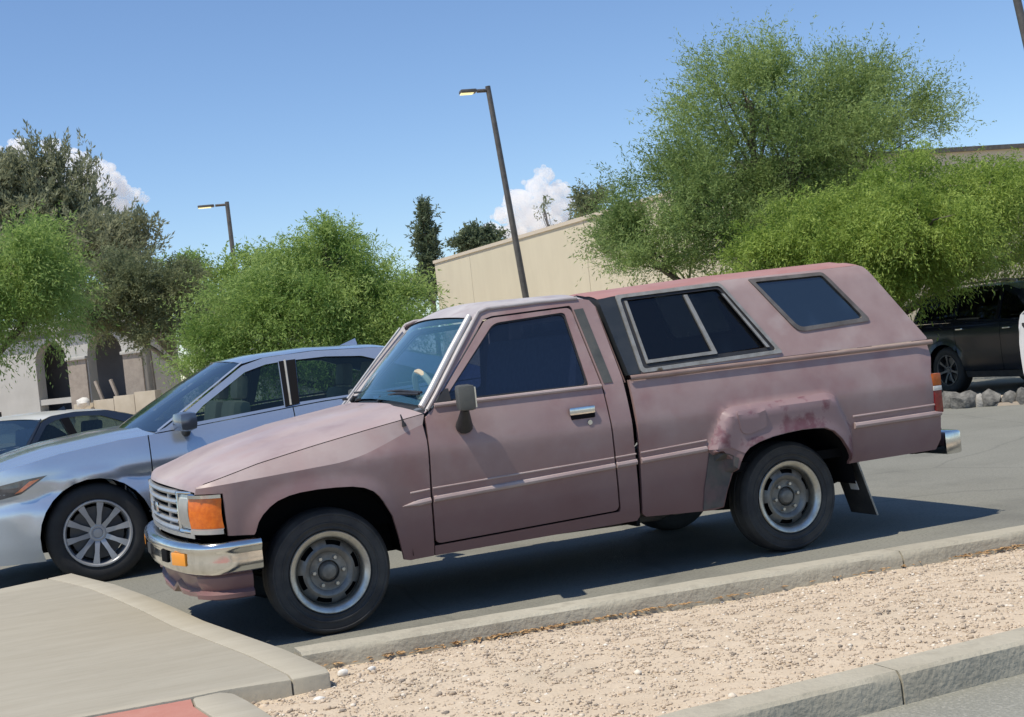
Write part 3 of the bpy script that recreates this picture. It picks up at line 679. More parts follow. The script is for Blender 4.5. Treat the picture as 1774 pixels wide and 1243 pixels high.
def make_car(root, P, M):
    wt = table(P['w']); wb = P['wb']; hz = P['hz']; ra = P['ra']; x0, x1 = P['x0'], P['x1']; zb = P['zb']
    sh = lambda x: np.interp(x, [p[0] for p in P['sh']], [p[1] for p in P['sh']])
    nf, nr = P['nf'], P['nr']
    def wy(x, z):
        x = np.asarray(x, float); z = np.asarray(z, float)
        y = wt(z)-nf[1]*np.clip((nf[0]-x)/(nf[0]-x0), 0, 1)**2.3-nr[1]*np.clip((x-nr[0])/(x1-nr[0]), 0, 1)**2.3
        c = P.get('crease')
        if c:
            zl = np.interp(x, [p[0] for p in c], [p[1] for p in c]); y = y-.018*np.exp(-((z-zl+.05)/.05)**2)+.006*np.exp(-((z-zl-.01)/.02)**2)
        y += .018*np.exp(-((np.hypot(x, z-hz)-ra)/.05)**2)*(z > hz-.1)+.018*np.exp(-((np.hypot(x-wb, z-hz)-ra)/.05)**2)*(z > hz-.1)
        return y
    A = arc(0, hz, ra, zb); Bk = arc(wb, hz, ra, zb)
    g = .004; xd = P['doors']           # seams: fender|front door|rear door|quarter
    top = lambda a, b, n=12: [(x, float(sh(x))) for x in np.linspace(a, b, n)]
    fz = P['front_z']
    fen = [(x0, fz[0]), (x0+.012, zb+.03), (x0+.10, zb)]+A+[(xd[0]-g-.02, zb), (xd[0]-g-.02, zb+.1), (xd[0]-g, .6), (xd[0]-g, float(sh(xd[0])))]+top(xd[0]-g, x0+.03, 24)[1:]
    d1 = [(xd[0]+g-.02, zb+.085), (xd[1]-g, zb+.085), (xd[1]-g, float(sh(xd[1])))]+top(xd[1]-g, xd[0]+g)[1:]+[(xd[0]+g, .6)]
    qa = [(x, z) for x, z in Bk if x < wb and z > zb+.12]
    d2 = [(xd[1]+g, zb+.085), (wb-ra-.03, zb+.085)]+[(x-g*2, z+g) for x, z in qa if z < P['qz']]+[(xd[2]-g, P['qz']+.06), (xd[2]-g+.05, float(sh(xd[2])))]+top(xd[2]-g+.05, xd[1]+g)[1:]
    q = [(x, z) for x, z in Bk if not (x < wb and z <= P['qz'])]
    qp = [(xd[2]+g+.05, float(sh(xd[2]))), (xd[2]+g, P['qz']+.06)]+[(p[0], p[1]) for p in q]+[(x1-.1, zb), (x1-.01, zb+.04), (x1, P['rear_z'][0])]+top(x1-.02, xd[2]+.055, 20)
    rk = [(ra+.02, zb-.02), (wb-ra-.02, zb-.02), (wb-ra-.02, zb+.077), (ra+.02, zb+.077)]
    for sd in (-1, 1):
        skin('front_wing', fen, wy, M['paint'], root, sd, sp=.035)
        a = skin('front_door', d1, wy, M['paint'], root, sd, sp=.04)
        b = skin('rear_door', d2, wy, M['paint'], root, sd, sp=.04)
        skin('rear_quarter', qp, wy, M['paint'], root, sd, sp=.04)
        skin('rocker', rk, wy, 'black_plastic' if M.get('dark_rocker') else M['paint'], root, sd, sp=.06, off=-.012)
        for dd, xh in ((a, xd[1]-.16), (b, xd[2]-.10)):
            zz = float(sh(xh))-.095; MB().box((xh, sd*(float(wy(xh, zz))+.012), zz), (.16, .03, .028), bev=.01).build('handle', M['handle'], dd)
        gr = skin('window_surround', P['green'], wy, M['paint'], root, sd, holes=P['dlo'], sp=.045)
        skin('pillar_panel', P['pillar'], wy, 'dark', root, sd, sp=.045, off=.006, thick=.01)
        for k, pn in enumerate(P['dlo']):
            skin('window_pane', fillet(pn, .02), wy, M['glass'], gr, sd, sp=.12, off=-.012, thick=0)
        if M.get('chrome_strip'):
            z0, z1 = P['strip']; MB().tube([(z0[0], sd*(float(wy(*z0))+.003), z0[1]), (z1[0], sd*(float(wy(*z1))+.003), z1[1])], .011, 6).build('pillar_trim', 'alu', gr)
        mx, mz = P['mirror']; ym = float(wy(mx, mz-.1))
        mo = MB(); mo.box((mx, sd*(ym+.13), mz), (.13, .22, .13), rz=-sd*.15, bev=.045); mo = mo.build('wing_mirror', M['mirror'], root)
        MB().tube([(mx+.02, sd*(ym-.03), mz-.085), (mx+.02, sd*(ym+.04), mz-.065), (mx+.01, sd*(ym+.10), mz-.03)], [.035, .028, .03], 10).build('mirror_foot', 'black_plastic', mo)
        # lamps
        hl = skin('headlight', P['hl'], wy, 'head_lens', root, sd, sp=.03, off=.004, thick=.01)
        if 'marker' in P: skin('side_marker', P['marker'], wy, 'marker_lens', hl, sd, sp=.03, off=.008, thick=.004)
        skin('tail_light', P['tl'], wy, M.get('tail', 'red_lens'), root, sd, sp=.03, off=.004, thick=.01)
        for cx in (0, wb):
            rows = []
            for k in range(17):
                an = math.pi*k/16; rows.append([(cx+(ra-.005)*math.cos(an), sd*(float(wt(hz))-.05), hz+(ra-.005)*math.sin(an)), (cx+(ra-.005)*math.cos(an), sd*.45, hz+(ra-.005)*math.sin(an))])
            MB().grid(rows).build('wheel_well', 'dark', root)
    # front and rear closing faces
    rows = []
    for t in np.linspace(0, 1, 10):
        z = zb+.03+(fz[1]-zb-.03)*t; yb = float(wy(x0+.005, z)); rows.append([(x0+.005-.06*(1-s*s)-.015*math.sin(math.pi*t), s*yb, z) for s in np.linspace(-1, 1, 11)])
    MB().grid(rows).build('front_fascia', M['paint'], root)
    yb = float(wy(x0+.01, .4))
    MB().grid([[(x0-.012-.06*(1-s*s), s*yb*.94, z) for s in np.linspace(-1, 1, 9)] for z in (zb+.06, zb+.22)]).build('lower_grille', 'dark', root)
    rows = []
    for t in np.linspace(0, 1, 10):
        z = zb+.04+(P['rear_z'][1]-zb-.04)*t; yb = float(wy(x1-.01, z)); rows.append([(x1-.006+.05*(1-s*s), s*yb, z) for s in np.linspace(-1, 1, 11)])
    rp = MB().grid(rows).build('rear_fascia', M['paint'], root)
    MB().grid([[(x1+.004+.05*(1-s*s), s*yb*.96, z) for s in np.linspace(-1, 1, 9)] for z in (P['rear_z'][1]-.22, P['rear_z'][1]-.10)]).build('light_bar', M.get('bar', 'black_plastic'), rp)
    # bonnet
    rows = []
    ha, hb = x0+.03, P['cowl']
    for t in np.linspace(0, 1, 22):
        r = []
        for s in np.linspace(-1, 1, 21):
            xa = ha-.055*(1-s*s); xe = hb[0]-.16*(1-s*s); x = xa+(xe-xa)*t; xx = ha+(hb[0]-ha)*t
            z = float(sh(xx)); y = s*(float(wy(xx, z))-.004)
            z += P['hc']*math.sin(min(1, t*2.2)*math.pi/2)*(1-abs(s)**2.6)+.014*math.exp(-((abs(s)-.62)/.07)**2)*min(1, t*3)-.02*(1-min(1, t*12))
            r.append((x, y, z))
        rows.append(r)
    MB().grid(rows).build('bonnet', M['paint'], root)
    # windshield, roof, rear window, boot lid
    def strip(name, c0, c1, m, n=12, bul=.015):
        rows = []
        for t in np.linspace(0, 1, n):
            r = []
            for s in np.linspace(-1, 1, 17):
                b = 1-s*s; p = [c0[i]+(c1[i]-c0[i])*t for i in range(5)]     # x,z,bow,crown,halfwidth
                r.append((p[0]+p[2]*b, s*p[4], p[1]+p[3]*b+bul*math.sin(math.pi*t)))
            rows.append(r)
        return MB().grid(rows).build(name, m, root)
    ws0, ws1 = P['ws']; wa = float(wy(*ws0))-.02; wb_ = float(wy(*ws1))-.012
    strip('windshield', (ws0[0], ws0[1], -.17, .03, wa), (ws1[0], ws1[1], -.10, .03, wb_), M['wglass'])
    rows = []
    rp = P['roof']
    for x in np.linspace(rp[0][0], rp[-1][0], 26):
        z = float(np.interp(x, [p[0] for p in rp], [p[1] for p in rp])); hw = float(wy(x, z))-.004; e = float(np.interp(x, [rp[0][0], rp[0][0]+.2], [-.10, 0])); 
        rows.append([(x+e*(1-s*s)-(e if 0 else 0), s*hw, z+.036*(1-abs(s)**3.2)) for s in np.linspace(-1, 1, 21)])
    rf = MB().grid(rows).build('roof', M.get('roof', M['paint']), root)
    if P.get('fin'): fx, fzz = P['fin']; MB().add([(fx-.10, 0, fzz), (fx+.07, .018, fzz-.005), (fx+.07, -.018, fzz-.005), (fx+.06, 0, fzz+.055)], [(0, 1, 3), (0, 3, 2), (1, 2, 3), (0, 2, 1)]).build('antenna_fin', M['paint'], rf)
    r0, r1 = P['rw']; strip('rear_window', (r0[0], r0[1], .05, .034, float(wy(*r0))-.004), (r1[0], r1[1], .10, .02, float(wy(*r1))-.006), M['glass'])
    if 'boot' in P:
        b0, b1 = P['boot']; strip('boot_lid', (b0[0]-.02, b0[1]-.004, .10, .026, float(wy(*b0))-.006), (b1[0], b1[1], .05, .02, float(wy(*b1))-.008), M['paint'], bul=.01)
    # pillars' front faces
    for sd in (-1, 1):
        rows = []
        for t in np.linspace(0, 1, 8):
            x, z = ws0[0]+(ws1[0]-ws0[0])*t, ws0[1]+(ws1[1]-ws0[1])*t; rows.append([(x, sd*(float(wy(x, z))-.001), z), (x+.004, sd*((wa+(wb_-wa)*t)-.004), z+.014)])
        MB().grid(rows).build('windshield_pillar', M['paint'], root)
    # cabin
    MB().box(((P['ws'][0][0]+P['rw'][1][0])/2, 0, .62), (P['rw'][1][0]-P['ws'][0][0], 1.45, .50)).build('cabin_floor', 'dark', root)
    for sd in (-1, 1):
        for xs in P['seats']:
            s_ = MB(); s_.box((xs, sd*.38, P['sz']), (.14, .50, .62), ry=.2, bev=.05); s_.box((xs+.09, sd*.38, P['sz']+.40), (.09, .26, .18), ry=.15, bev=.035); s_.build('seat', M.get('seat', 'seat_cloth'), root)
    MB().box((P['ws'][0][0]+.25, 0, P['ws'][0][1]-.03), (.35, 1.4, .10), bev=.03).build('dashboard', 'black_plastic', root)
    MB().box(((x0+x1)/2, 0, zb+.06), (x1-x0-.5, 1.25, .06)).build('underbody', 'dark', root)
    MB().box((x0+.32, 0, .47), (.44, 1.15, .34)).build('engine_bay', 'dark', root)
    # wheels
    tr, rr = P['tr'], P['rr']
    W = bpy.data.objects.new('wheel', None); COL.objects.link(W); W.parent = root; yw = float(wt(hz))-.115; W.location = (0, -yw, hz)
    MB().lathe([(rr*.99, -.10), (rr+.02, -.108), ((rr+tr)/2, -.113), (tr-.02, -.10), (tr-.004, -.08), (tr, -.05), (tr, .05), (tr-.004, .08), (tr-.02, .10), (rr, .10)], 48).build('tyre', 'tyre_clean', W)
    rm = MB().lathe([(rr, -.098), (rr-.004, -.110), (rr-.014, -.110), (rr-.022, -.098), (rr-.03, -.03), (rr-.035, .06)], 48).build('rim', M['alloy'], W)
    sp = MB(); ns = P['spokes']
    for k in range(ns):
        an = 2*math.pi*(k+.25)/ns; ca, sa = math.cos(an), math.sin(an); r0_, r1_ = .055, rr-.012; w0, w1 = .017, .024
        pts = []
        for (r, wdt, y) in ((r0_, w0, -.082), (r1_*.6, w0*.85, -.098), (r1_, w1, -.100)):
            pts.append([(r*ca-wdt*-sa, y, r*sa-wdt*ca), (r*ca+wdt*-sa, y, r*sa+wdt*ca), (r*ca+wdt*.8*-sa, y+.03, r*sa+wdt*.8*ca), (r*ca-wdt*.8*-sa, y+.03, r*sa-wdt*.8*ca)])
        sp.grid(pts, closed=True)
    sp.lathe([(.062, -.05), (.060, -.080), (.045, -.084), (.034, -.080), (.03, -.088), (0, -.089)], 20)
    sp.build('spokes', M['alloy'], W)
    MB().lathe([(rr-.05, -.02), (0, -.02)], 24).build('brake_disc', 'dark_alloy', W)
    for (x, y) in ((wb, -yw), (0, yw), (wb, yw)):
        c = copy_tree(W, root); c.location = (x, y, hz); c.rotation_euler = (0, .4, 0 if y < 0 else math.pi)

SEDAN = dict(wb=2.825, hz=.333, ra=.372, x0=-.93, x1=3.92, zb=.195, front_z=(.66, .66), rear_z=(.85, 1.0),
    w=[(.15, .865), (.3, .902), (.5, .918), (.66, .92), (.80, .915), (.90, .895), (.96, .875), (1.05, .83), (1.37, .615), (1.43, .56)],
    sh=[(-.93, .66), (-.8, .745), (-.573, .822), (-.2, .893), (.2, .938), (.5, .952), (1.36, 1.015), (1.65, 1.035), (2.3, 1.055), (3.0, 1.075), (3.6, 1.06), (3.92, .99)],
    nf=(-.30, .46), nr=(3.2, .34), crease=[(-.9, .62), (0, .72), (3.9, .84)], doors=(.395, 1.42, 2.43), qz=.60,
    green=fillet([(.43, .955), (.52, .985), (1.13, 1.352), (1.30, 1.395), (1.67, 1.408), (2.17, 1.385), (2.70, 1.245), (3.08, 1.085), (2.3, 1.062), (1.65, 1.042), (1.36, 1.022), (.7, .972)], 0),
    dlo=[[(.66, .992), (.80, 1.105), (1.14, 1.305), (1.30, 1.345), (1.395, 1.352), (1.362, 1.040), (1.0, 1.015)], [(1.475, 1.052), (1.525, 1.356), (1.75, 1.358), (2.02, 1.335), (2.36, 1.215), (2.62, 1.098), (2.3, 1.080), (1.8, 1.062)]],
    pillar=[(1.366, 1.030), (1.400, 1.358), (1.523, 1.362), (1.472, 1.044)], strip=((1.408, 1.036), (1.445, 1.360)),
    mirror=(.63, 1.015), hl=[(-.86, .64), (-.60, .635), (-.46, .66), (-.285, .765), (-.44, .752), (-.70, .71)], marker=[(-.50, .665), (-.45, .678), (-.335, .748), (-.40, .738)],
    tl=[(3.60, .84), (3.88, .80), (3.90, .93), (3.62, .98)], cowl=(.47, .955), hc=.045, ws=((.46, .962), (1.135, 1.372)),
    roof=[(1.135, 1.368), (1.30, 1.398), (1.67, 1.412), (2.17, 1.388), (2.40, 1.335)], fin=(2.10, 1.425), rw=((2.40, 1.335), (3.06, 1.092)), boot=((3.06, 1.085), (3.90, 1.01)),
    seats=(1.05, 2.05), sz=.80, tr=.338, rr=.228, spokes=10)
SUV = dict(wb=2.72, hz=.36, ra=.405, x0=-.90, x1=3.75, zb=.26, front_z=(.88, .88), rear_z=(1.05, 1.06),
    w=[(.2, .87), (.4, .91), (.6, .925), (.9, .925), (1.0, .915), (1.08, .885), (1.55, .70), (1.66, .63)],
    sh=[(-.9, .88), (-.6, .95), (.3, 1.03), (.6, 1.045), (2.0, 1.075), (3.0, 1.095), (3.75, 1.09)],
    nf=(-.30, .36), nr=(3.25, .20), doors=(.42, 1.45, 2.42), qz=.62,
    green=[(.45, 1.045), (1.15, 1.50), (1.5, 1.585), (2.2, 1.60), (3.0, 1.575), (3.30, 1.50), (3.62, 1.105), (3.0, 1.098), (2.0, 1.08), (.8, 1.06)],
    dlo=[[(.78, 1.09), (1.20, 1.41), (1.5, 1.515), (1.50, 1.10)], [(1.58, 1.105), (1.58, 1.525), (2.2, 1.54), (2.42, 1.53), (2.45, 1.13)], [(2.54, 1.135), (2.50, 1.525), (2.95, 1.505), (3.2, 1.40), (3.30, 1.21), (3.2, 1.15)]],
    pillar=[(1.51, 1.10), (1.51, 1.515), (1.57, 1.52), (1.57, 1.105)], strip=((1.5, 1.1), (1.5, 1.4)),
    mirror=(.70, 1.12), hl=[(-.86, .78), (-.55, .80), (-.35, .90), (-.6, .925), (-.84, .88)], tl=[(3.42, .92), (3.72, .90), (3.72, 1.05), (3.46, 1.06)], cowl=(.48, 1.04), hc=.05, ws=((.47, 1.05), (1.16, 1.505)),
    roof=[(1.16, 1.50), (1.5, 1.59), (2.2, 1.605), (3.0, 1.58), (3.33, 1.52)], rw=((3.33, 1.51), (3.66, 1.10)), seats=(1.1, 2.1), sz=.92, tr=.362, rr=.240, spokes=7)

C1 = empty('silver_sedan', 'silver sedan with multi-spoke alloy wheels, parked just beyond the maroon pickup', 'car', (-.804, 3.27, 0))
make_car(C1, SEDAN, dict(paint='silver_paint', glass='car_glass', wglass='car_windshield', handle='silver_paint', mirror='mirror_shell', alloy='alloy', chrome_strip=True, seat='beige_plastic'))
C2 = empty('black_sedan', 'black sedan with pale green window visors, partly hidden behind the silver sedan', 'car', (-2.05, 7.62, -.34), R(44))
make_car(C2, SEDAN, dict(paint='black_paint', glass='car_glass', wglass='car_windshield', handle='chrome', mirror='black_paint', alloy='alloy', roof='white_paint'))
C3 = empty('navy_suv', 'dark navy SUV under the bright green tree, behind the tail of the pickup', 'suv', (13.52, 7.43, -.19), R(90))
make_car(C3, SUV, dict(paint='navy_paint', glass='suv_glass', wglass='suv_glass', handle='chrome', mirror='navy_paint', alloy='dark_alloy', dark_rocker=True, tail='smoked_lens'))
for sd in (-1, 1): MB().tube([(1.35, sd*.60, 1.635), (1.5, sd*.60, 1.665), (2.9, sd*.60, 1.66), (3.05, sd*.60, 1.625)], .018, 8).build('roof_rail', 'alu', C3)
C4 = empty('white_sedan', 'white car whose rear corner just enters the frame beside the navy SUV', 'car', (14.27, 5.40, 0), R(180))
make_car(C4, SEDAN, dict(paint='white_paint', glass='car_glass', wglass='car_glass', handle='white_paint', mirror='white_paint', alloy='alloy'))
# pale green visors standing inside the windows of the black sedan
v1 = MB().box((1.00, -.775, 1.075), (.46, .012, .075), ry=-.07, rx=.3, bev=.004).build('window_visor', 'mint_shade', C2)
v2 = MB().box((1.86, -.775, 1.12), (.46, .012, .075), ry=-.07, rx=.3, bev=.004).build('window_visor', 'mint_shade', C2)
# ------------------------------------------------------------------ ground, kerbs, buildings, lamp posts
mat('asphalt', (.205, .202, .170), (.238, .235, .20), scale=.9, detail=8, rough=.92, bump=.3, bscale=120, lo=.35, hi=.65, c3=(.125, .124, .108), scale3=60, amt3=.65, stain=(.7, .53, .70, .6, (.12, .118, .102)), cracks=(.30, .006, .35, (.10, .098, .085)))
mat('road_asphalt', (.245, .243, .205), (.30, .298, .255), scale=2, detail=8, rough=.92, bump=.5, bscale=90, c3=(.38, .37, .32), scale3=70, amt3=.7, stain=(.8, .55, .75, .35, (.17, .168, .145)))
mat('concrete', (.385, .352, .275), (.425, .392, .312), scale=1.6, detail=8, rough=.88, bump=.14, bscale=26, lo=.35, hi=.65, c3=(.345, .316, .248), scale3=9, amt3=.45, stretch=(1, 7, 1), stain=(1.3, .56, .74, .35, (.29, .262, .20)))
mat('kerb_concrete', (.385, .352, .272), (.445, .412, .325), scale=3, detail=8, rough=.9, bump=.3, bscale=50, lo=.35, hi=.65, c3=(.29, .262, .20), scale3=12, amt3=.5, stain=(2.2, .54, .70, .5, (.24, .218, .17)))
mat('red_pad', (.45, .19, .145), (.48, .22, .17), scale=9, rough=.8, bump=.12, bscale=200)
mat('desert', (.46, .37, .275), (.52, .43, .33), scale=.12, detail=8, rough=.95)
mat('gravel_bed', (.535, .435, .315), (.595, .495, .37), scale=6, detail=8, rough=.95, bump=.3, bscale=70, lo=.35, hi=.65, c3=(.46, .37, .27), scale3=55, amt3=.4, stain=(1.4, .54, .72, .45, (.42, .365, .275)))
mat('debris', (.46, .27, .12), (.55, .36, .18), scale=30, rough=.95, bump=.8, bscale=90)
mat('beige_wall', (.60, .545, .405), (.63, .575, .43), scale=1.5, detail=8, rough=.9, bump=.1, bscale=20, stretch=(1, 1, .25), stain=(.5, .55, .75, .3, (.48, .43, .32)), c3=(.57, .515, .38), scale3=.6, amt3=.4)
mat('coping', (.60, .53, .42), rough=.85)
mat('stucco', (.44, .435, .41), (.49, .485, .46), scale=1.2, detail=8, rough=.92, bump=.15, bscale=25)
mat('arch_back', (.16, .16, .17), (.20, .20, .21), scale=.8, rough=.9)
mat('brown_pier', (.30, .26, .225), (.36, .315, .27), scale=5, rough=.92, bump=.3, bscale=30)
mat('tan_wall', (.42, .37, .29), (.47, .42, .34), scale=2, rough=.92)
mat('white_roof', (.70, .70, .68), rough=.8)
mat('dark_opening', (.045, .045, .048), rough=.7)
mat('post_metal', (.12, .105, .09), (.17, .15, .13), scale=6, rough=.45, metal=.5)
mat('led_lens', (.85, .75, .40), rough=.3, emit=(1, .86, .42), estr=.9)  # weak emission imitates sunlight caught in the lens
mat('rock', (.10, .097, .088), (.24, .23, .205), scale=9, detail=8, rough=.95, bump=.8, bscale=25)
mat('pale_rock', (.28, .265, .235), (.40, .385, .35), scale=7, detail=8, rough=.95, bump=.7, bscale=25)
mat('white_rock', (.72, .70, .66), (.62, .60, .55), scale=12, rough=.9)

def struct(o, kind='structure'): o['kind'] = kind; return o
dip = lambda x, y: -.34*float(sm((y-4.6)/2.0))*float(sm((5-x)/4))-.19*float(sm((x-9.4)/1.2))*float(sm((y-6.2)/.6))
gx = sorted(set(list(np.linspace(-1400, 1800, 17))+list(np.linspace(-30, 40, 71)))); gy = sorted(set([-1200, -700, -400, -200, -100, -60, -40]+list(np.linspace(-30, 50, 81))+[70, 100, 200, 400, 800, 1400, 2000]))
MB().grid([[(x, y, dip(x, y)-.03 if -1 < 0 else 0) for x in gx] for y in gy]).build('ground', 'desert').__setitem__('kind', 'structure')
# asphalt lot
ax = np.concatenate([np.linspace(-14, -2, 9), np.linspace(-1.4, 8, 32), np.linspace(8.6, 16, 16)]); ay = np.concatenate([np.linspace(-2.1, 4.4, 12), np.linspace(4.6, 7, 14), np.linspace(8, 22, 12)])
struct(MB().grid([[(x, y, dip(x, y)) for x in ax] for y in ay]).build('car_park', 'asphalt'))
struct(MB().prism([(-40, -60), (60, -60), (60, -.9), (60, -.80), (-40, -5.9)], -.02, .045) and MB().grid([[(x, y, .045) for x in (-40, -2, -.7, 6, 60)] for y in (-40, -12, -8, -5, -3.5)]).build('road', 'road_asphalt'))

# kerbs in cast lengths, gravel strip between them
def kerb_run(name, x0, x1, yfar, slope, wid, z0, z1, L=3.05, joints=None):
    root = empty(name, None, None); root['kind'] = 'structure'
    xs = joints or [x0+L*i for i in range(int((x1-x0)/L)+1)]
    for a, b in zip(xs[:-1], xs[1:]):
        a += .004; b -= .004
        m = MB(); n = 26; rows = []
        for i in range(n+1):
            x = a+(b-a)*i/n; yf = yfar+slope*x; jig = rng.normal(0, .0022, 6)
            chip = .012*max(0, math.sin(x*5.1+2)*math.sin(x*13.7)-.55)
            rows.append([(x, yf, z0-.1), (x, yf+jig[0], z1-.03), (x, yf-.016, z1+jig[1]*.4), (x, yf-wid+.018+chip, z1+jig[2]*.4), (x, yf-wid+.004+jig[3]+chip, z1-.012-chip), (x, yf-wid+jig[4], z1-.03-chip*1.5), (x, yf-wid-.004, z0-.1)])
        m.grid(rows, flip=False)
        k = len(rows[0]); N = len(rows)
        m.f.append(tuple(range(k))); m.f.append(tuple((N-1)*k+i for i in range(k))[::-1])
        m.build('kerb_section', 'kerb_concrete', root, ang=30)
    return root
kerb_run('kerb', 0, 0, -1.645, -.074, .155, .03, .15, joints=[-.398, 2.42, 5.5, 8.6, 11.7])
kerb_run('kerb', 0, 0, -3.60, .052, .160, .04, .15, joints=[-.745, 1.085, 4.15, 7.2, 10.3])
# gravel bed
rows = []
for x in np.concatenate([np.linspace(-.74, 4, 96), np.linspace(4.1, 11.6, 40)]):
    r = []
    y0, y1 = -1.80-.074*x, -3.605+.052*x
    for t in np.linspace(0, 1, 44):
        z = .068+.022*math.sin(math.pi*t)+.030*t+.008*math.sin(x*3.1+t*5)*math.sin(t*9+x)+rng.normal(0, .0025)
        r.append((x, y0+(y1-y0)*t, z))
    rows.append(r)
struct(MB().grid(rows).build('gravel_bed', 'gravel_bed'))
# loose stones on the bed: one mass
def stones(n, xr, f, smin, smax):
    base = np.array([v.co[:] for v in (lambda b: (bmesh.ops.create_icosphere(b, subdivisions=1, radius=1), b)[1])(bmesh.new()).verts])
    bm = bmesh.new(); bmesh.ops.create_icosphere(bm, subdivisions=1, radius=1); B = np.array([v.co[:] for v in bm.verts]); Fc = np.array([[v.index for v in q.verts] for q in bm.faces]); bm.free()
    k = len(B); x = rng.uniform(xr[0], xr[1], n)**1.0; t = rng.uniform(.01, .99, n)
    y0, y1 = -1.80-.074*x, -3.605+.052*x; y = y0+(y1-y0)*t
    z = .068+.022*np.sin(math.pi*t)+.030*t+.008*np.sin(x*3.1+t*5)*np.sin(t*9+x)
    s = smin+(smax-smin)*rng.beta(.8, 7.5, n)
    sc = np.stack([s*rng.uniform(.7, 1.4, n), s*rng.uniform(.7, 1.4, n), s*rng.uniform(.45, .8, n)], 1)
    V = B[None]*sc[:, None]*rng.uniform(.75, 1.2, (n, k, 1)); a = rng.uniform(0, 6.28, n); c, d = np.cos(a)[:, None], np.sin(a)[:, None]
    X = V[..., 0]*c-V[..., 1]*d+x[:, None]; Y = V[..., 0]*d+V[..., 1]*c+y[:, None]; Z = V[..., 2]+(z+s*.15)[:, None]
    V = np.stack([X, Y, Z], -1).reshape(-1, 3); F = (Fc[None]+(np.arange(n)*k)[:, None, None]).reshape(-1, 3)
    me = bpy.data.meshes.new('gravel'); me.vertices.add(len(V)); me.vertices.foreach_set('co', V.ravel()); me.loops.add(F.size); me.loops.foreach_set('vertex_index', F.ravel())
    me.polygons.add(len(F)); me.polygons.foreach_set('loop_start', np.arange(0, F.size, 3)); me.polygons.foreach_set('loop_total', np.full(len(F), 3)); me.update(calc_edges=True)
    at = me.attributes.new('tint', 'FLOAT', 'POINT'); at.data.foreach_set('value', np.repeat(rng.uniform(0, 1, n), k).astype('f'))
    return me
gm = bpy.data.materials.new('gravel_stone'); gm.use_nodes = True; n_ = gm.node_tree; b_ = n_.nodes['Principled BSDF']; b_.inputs['Roughness'].default_value = .9
at_ = n_.nodes.new('ShaderNodeAttribute'); at_.attribute_name = 'tint'; cr = n_.nodes.new('ShaderNodeValToRGB')
cr.color_ramp.elements[0].position = 0; cr.color_ramp.elements[0].color = (.20, .17, .14, 1); cr.color_ramp.elements[1].position = 1; cr.color_ramp.elements[1].color = (.76, .71, .62, 1)
for p_, c_ in ((.04, (.30, .25, .20)), (.12, (.44, .36, .27)), (.5, (.54, .44, .33)), (.9, (.60, .50, .385)), (.96, (.70, .63, .52))):
    e_ = cr.color_ramp.elements.new(p_); e_.color = (*c_, 1)
n_.links.new(at_.outputs['Fac'], cr.inputs[0]); n_.links.new(cr.outputs[0], b_.inputs['Base Color'])
me = stones(46000, (-.72, 5.5), None, .002, .023); me.materials.append(gm)
go = bpy.data.objects.new('gravel', me); COL.objects.link(go); tag(go, 'tan crushed gravel spread over the strip between the kerbs', 'gravel', kind='stuff')
# litter of leaves swept against the kerb
dv = MB()
for i in range(500):
    x = rng.uniform(-.35, 3.6); y = -1.80-.074*x-abs(rng.normal(0, .022))-.003
    if math.sin(x*2.3+.6)+.6*math.sin(x*7) < .15 and rng.random() < .8: continue
    a = rng.uniform(0, 6.28); l = rng.uniform(.012, .03); z = .082+rng.uniform(0, .008)
    dx, dy = math.cos(a)*l, math.sin(a)*l; dv.add([(x-dx, y-dy, z), (x+dy*.3, y-dx*.3, z+.004), (x+dx, y+dy, z+.002), (x-dy*.3, y+dx*.3, z+.005)], [(0, 1, 2, 3)])
tag(dv.build('leaf_litter', 'debris'), 'brown dry leaf litter swept against the foot of the kerb', 'leaf litter', kind='stuff')
def rock(name, loc, s, m, label, seed, cat='stone', group=None, parent=None):
    bm = bmesh.new(); bmesh.ops.create_icosphere(bm, subdivisions=2, radius=1); r = np.random.default_rng(seed); ph = r.uniform(0, 6, 6)
    for v in bm.verts:
        c = v.co; k = 1+.16*math.sin(c.x*3+ph[0])*math.sin(c.y*3.3+ph[1])+.10*math.sin(c.z*5+ph[2]+c.x*4)+r.normal(0, .07)
        v.co = Vector((c.x*s[0]*k, c.y*s[1]*k, c.z*s[2]*k))
    V = [v.co[:] for v in bm.verts]; F = [[v.index for v in f.verts] for f in bm.faces]; bm.free()
    o = mk(name, V, F, m, parent, loc=loc, ang=50)
    if not parent: tag(o, label, cat, group)
    return o
for i, (x, y, s, l) in enumerate([(-.285, -1.995, .030, 'larger white stone at the inner corner of kerb and sidewalk'), (-.175, -2.015, .022, 'smaller white stone lying beside the larger one at the kerb corner'), (-.47, -2.36, .032, 'white stone lying below the face of the sidewalk')]):
    rock('stone', (x, y, .090), (s*.75, s*.6, s*.5), 'white_rock', l, 30+i)

# sidewalk: kerb band and slab with a joint, red tactile pad, ramp kerb
sw = bpy.data.objects.new('sidewalk', None); COL.objects.link(sw); sw['kind'] = 'structure'
edge = [(-1.025, 1.935), (-.93, 1.50), (-.839, 1.117), (-.74, .50), (-.672, 0), (-.60, -.62), (-.51, -1.15), (-.43, -1.62), (-.375, -2.10), (-.385, -2.195)]
inner = [(x-.15, y-(.14 if i == 0 else 0)) for i, (x, y) in enumerate(edge[:-1])]
near = [(-.55, -2.20), (-.785, -2.155)]
MB().prism(edge[::-1]+[(-1.18, 1.855)]+inner[1:]+[(-.53, -2.196)], -.10, .150, bev=.009).build('kerb_band', 'concrete', sw)
slab = [(x-.003, y) for x, y in inner[1:]]+[(-.534, -2.197), (-.782, -2.152), (-.900, -2.165), (-6, -1.95), (-6, -.2), (-3.2, .86), (-1.47, 1.714), (-1.185, 1.850)]
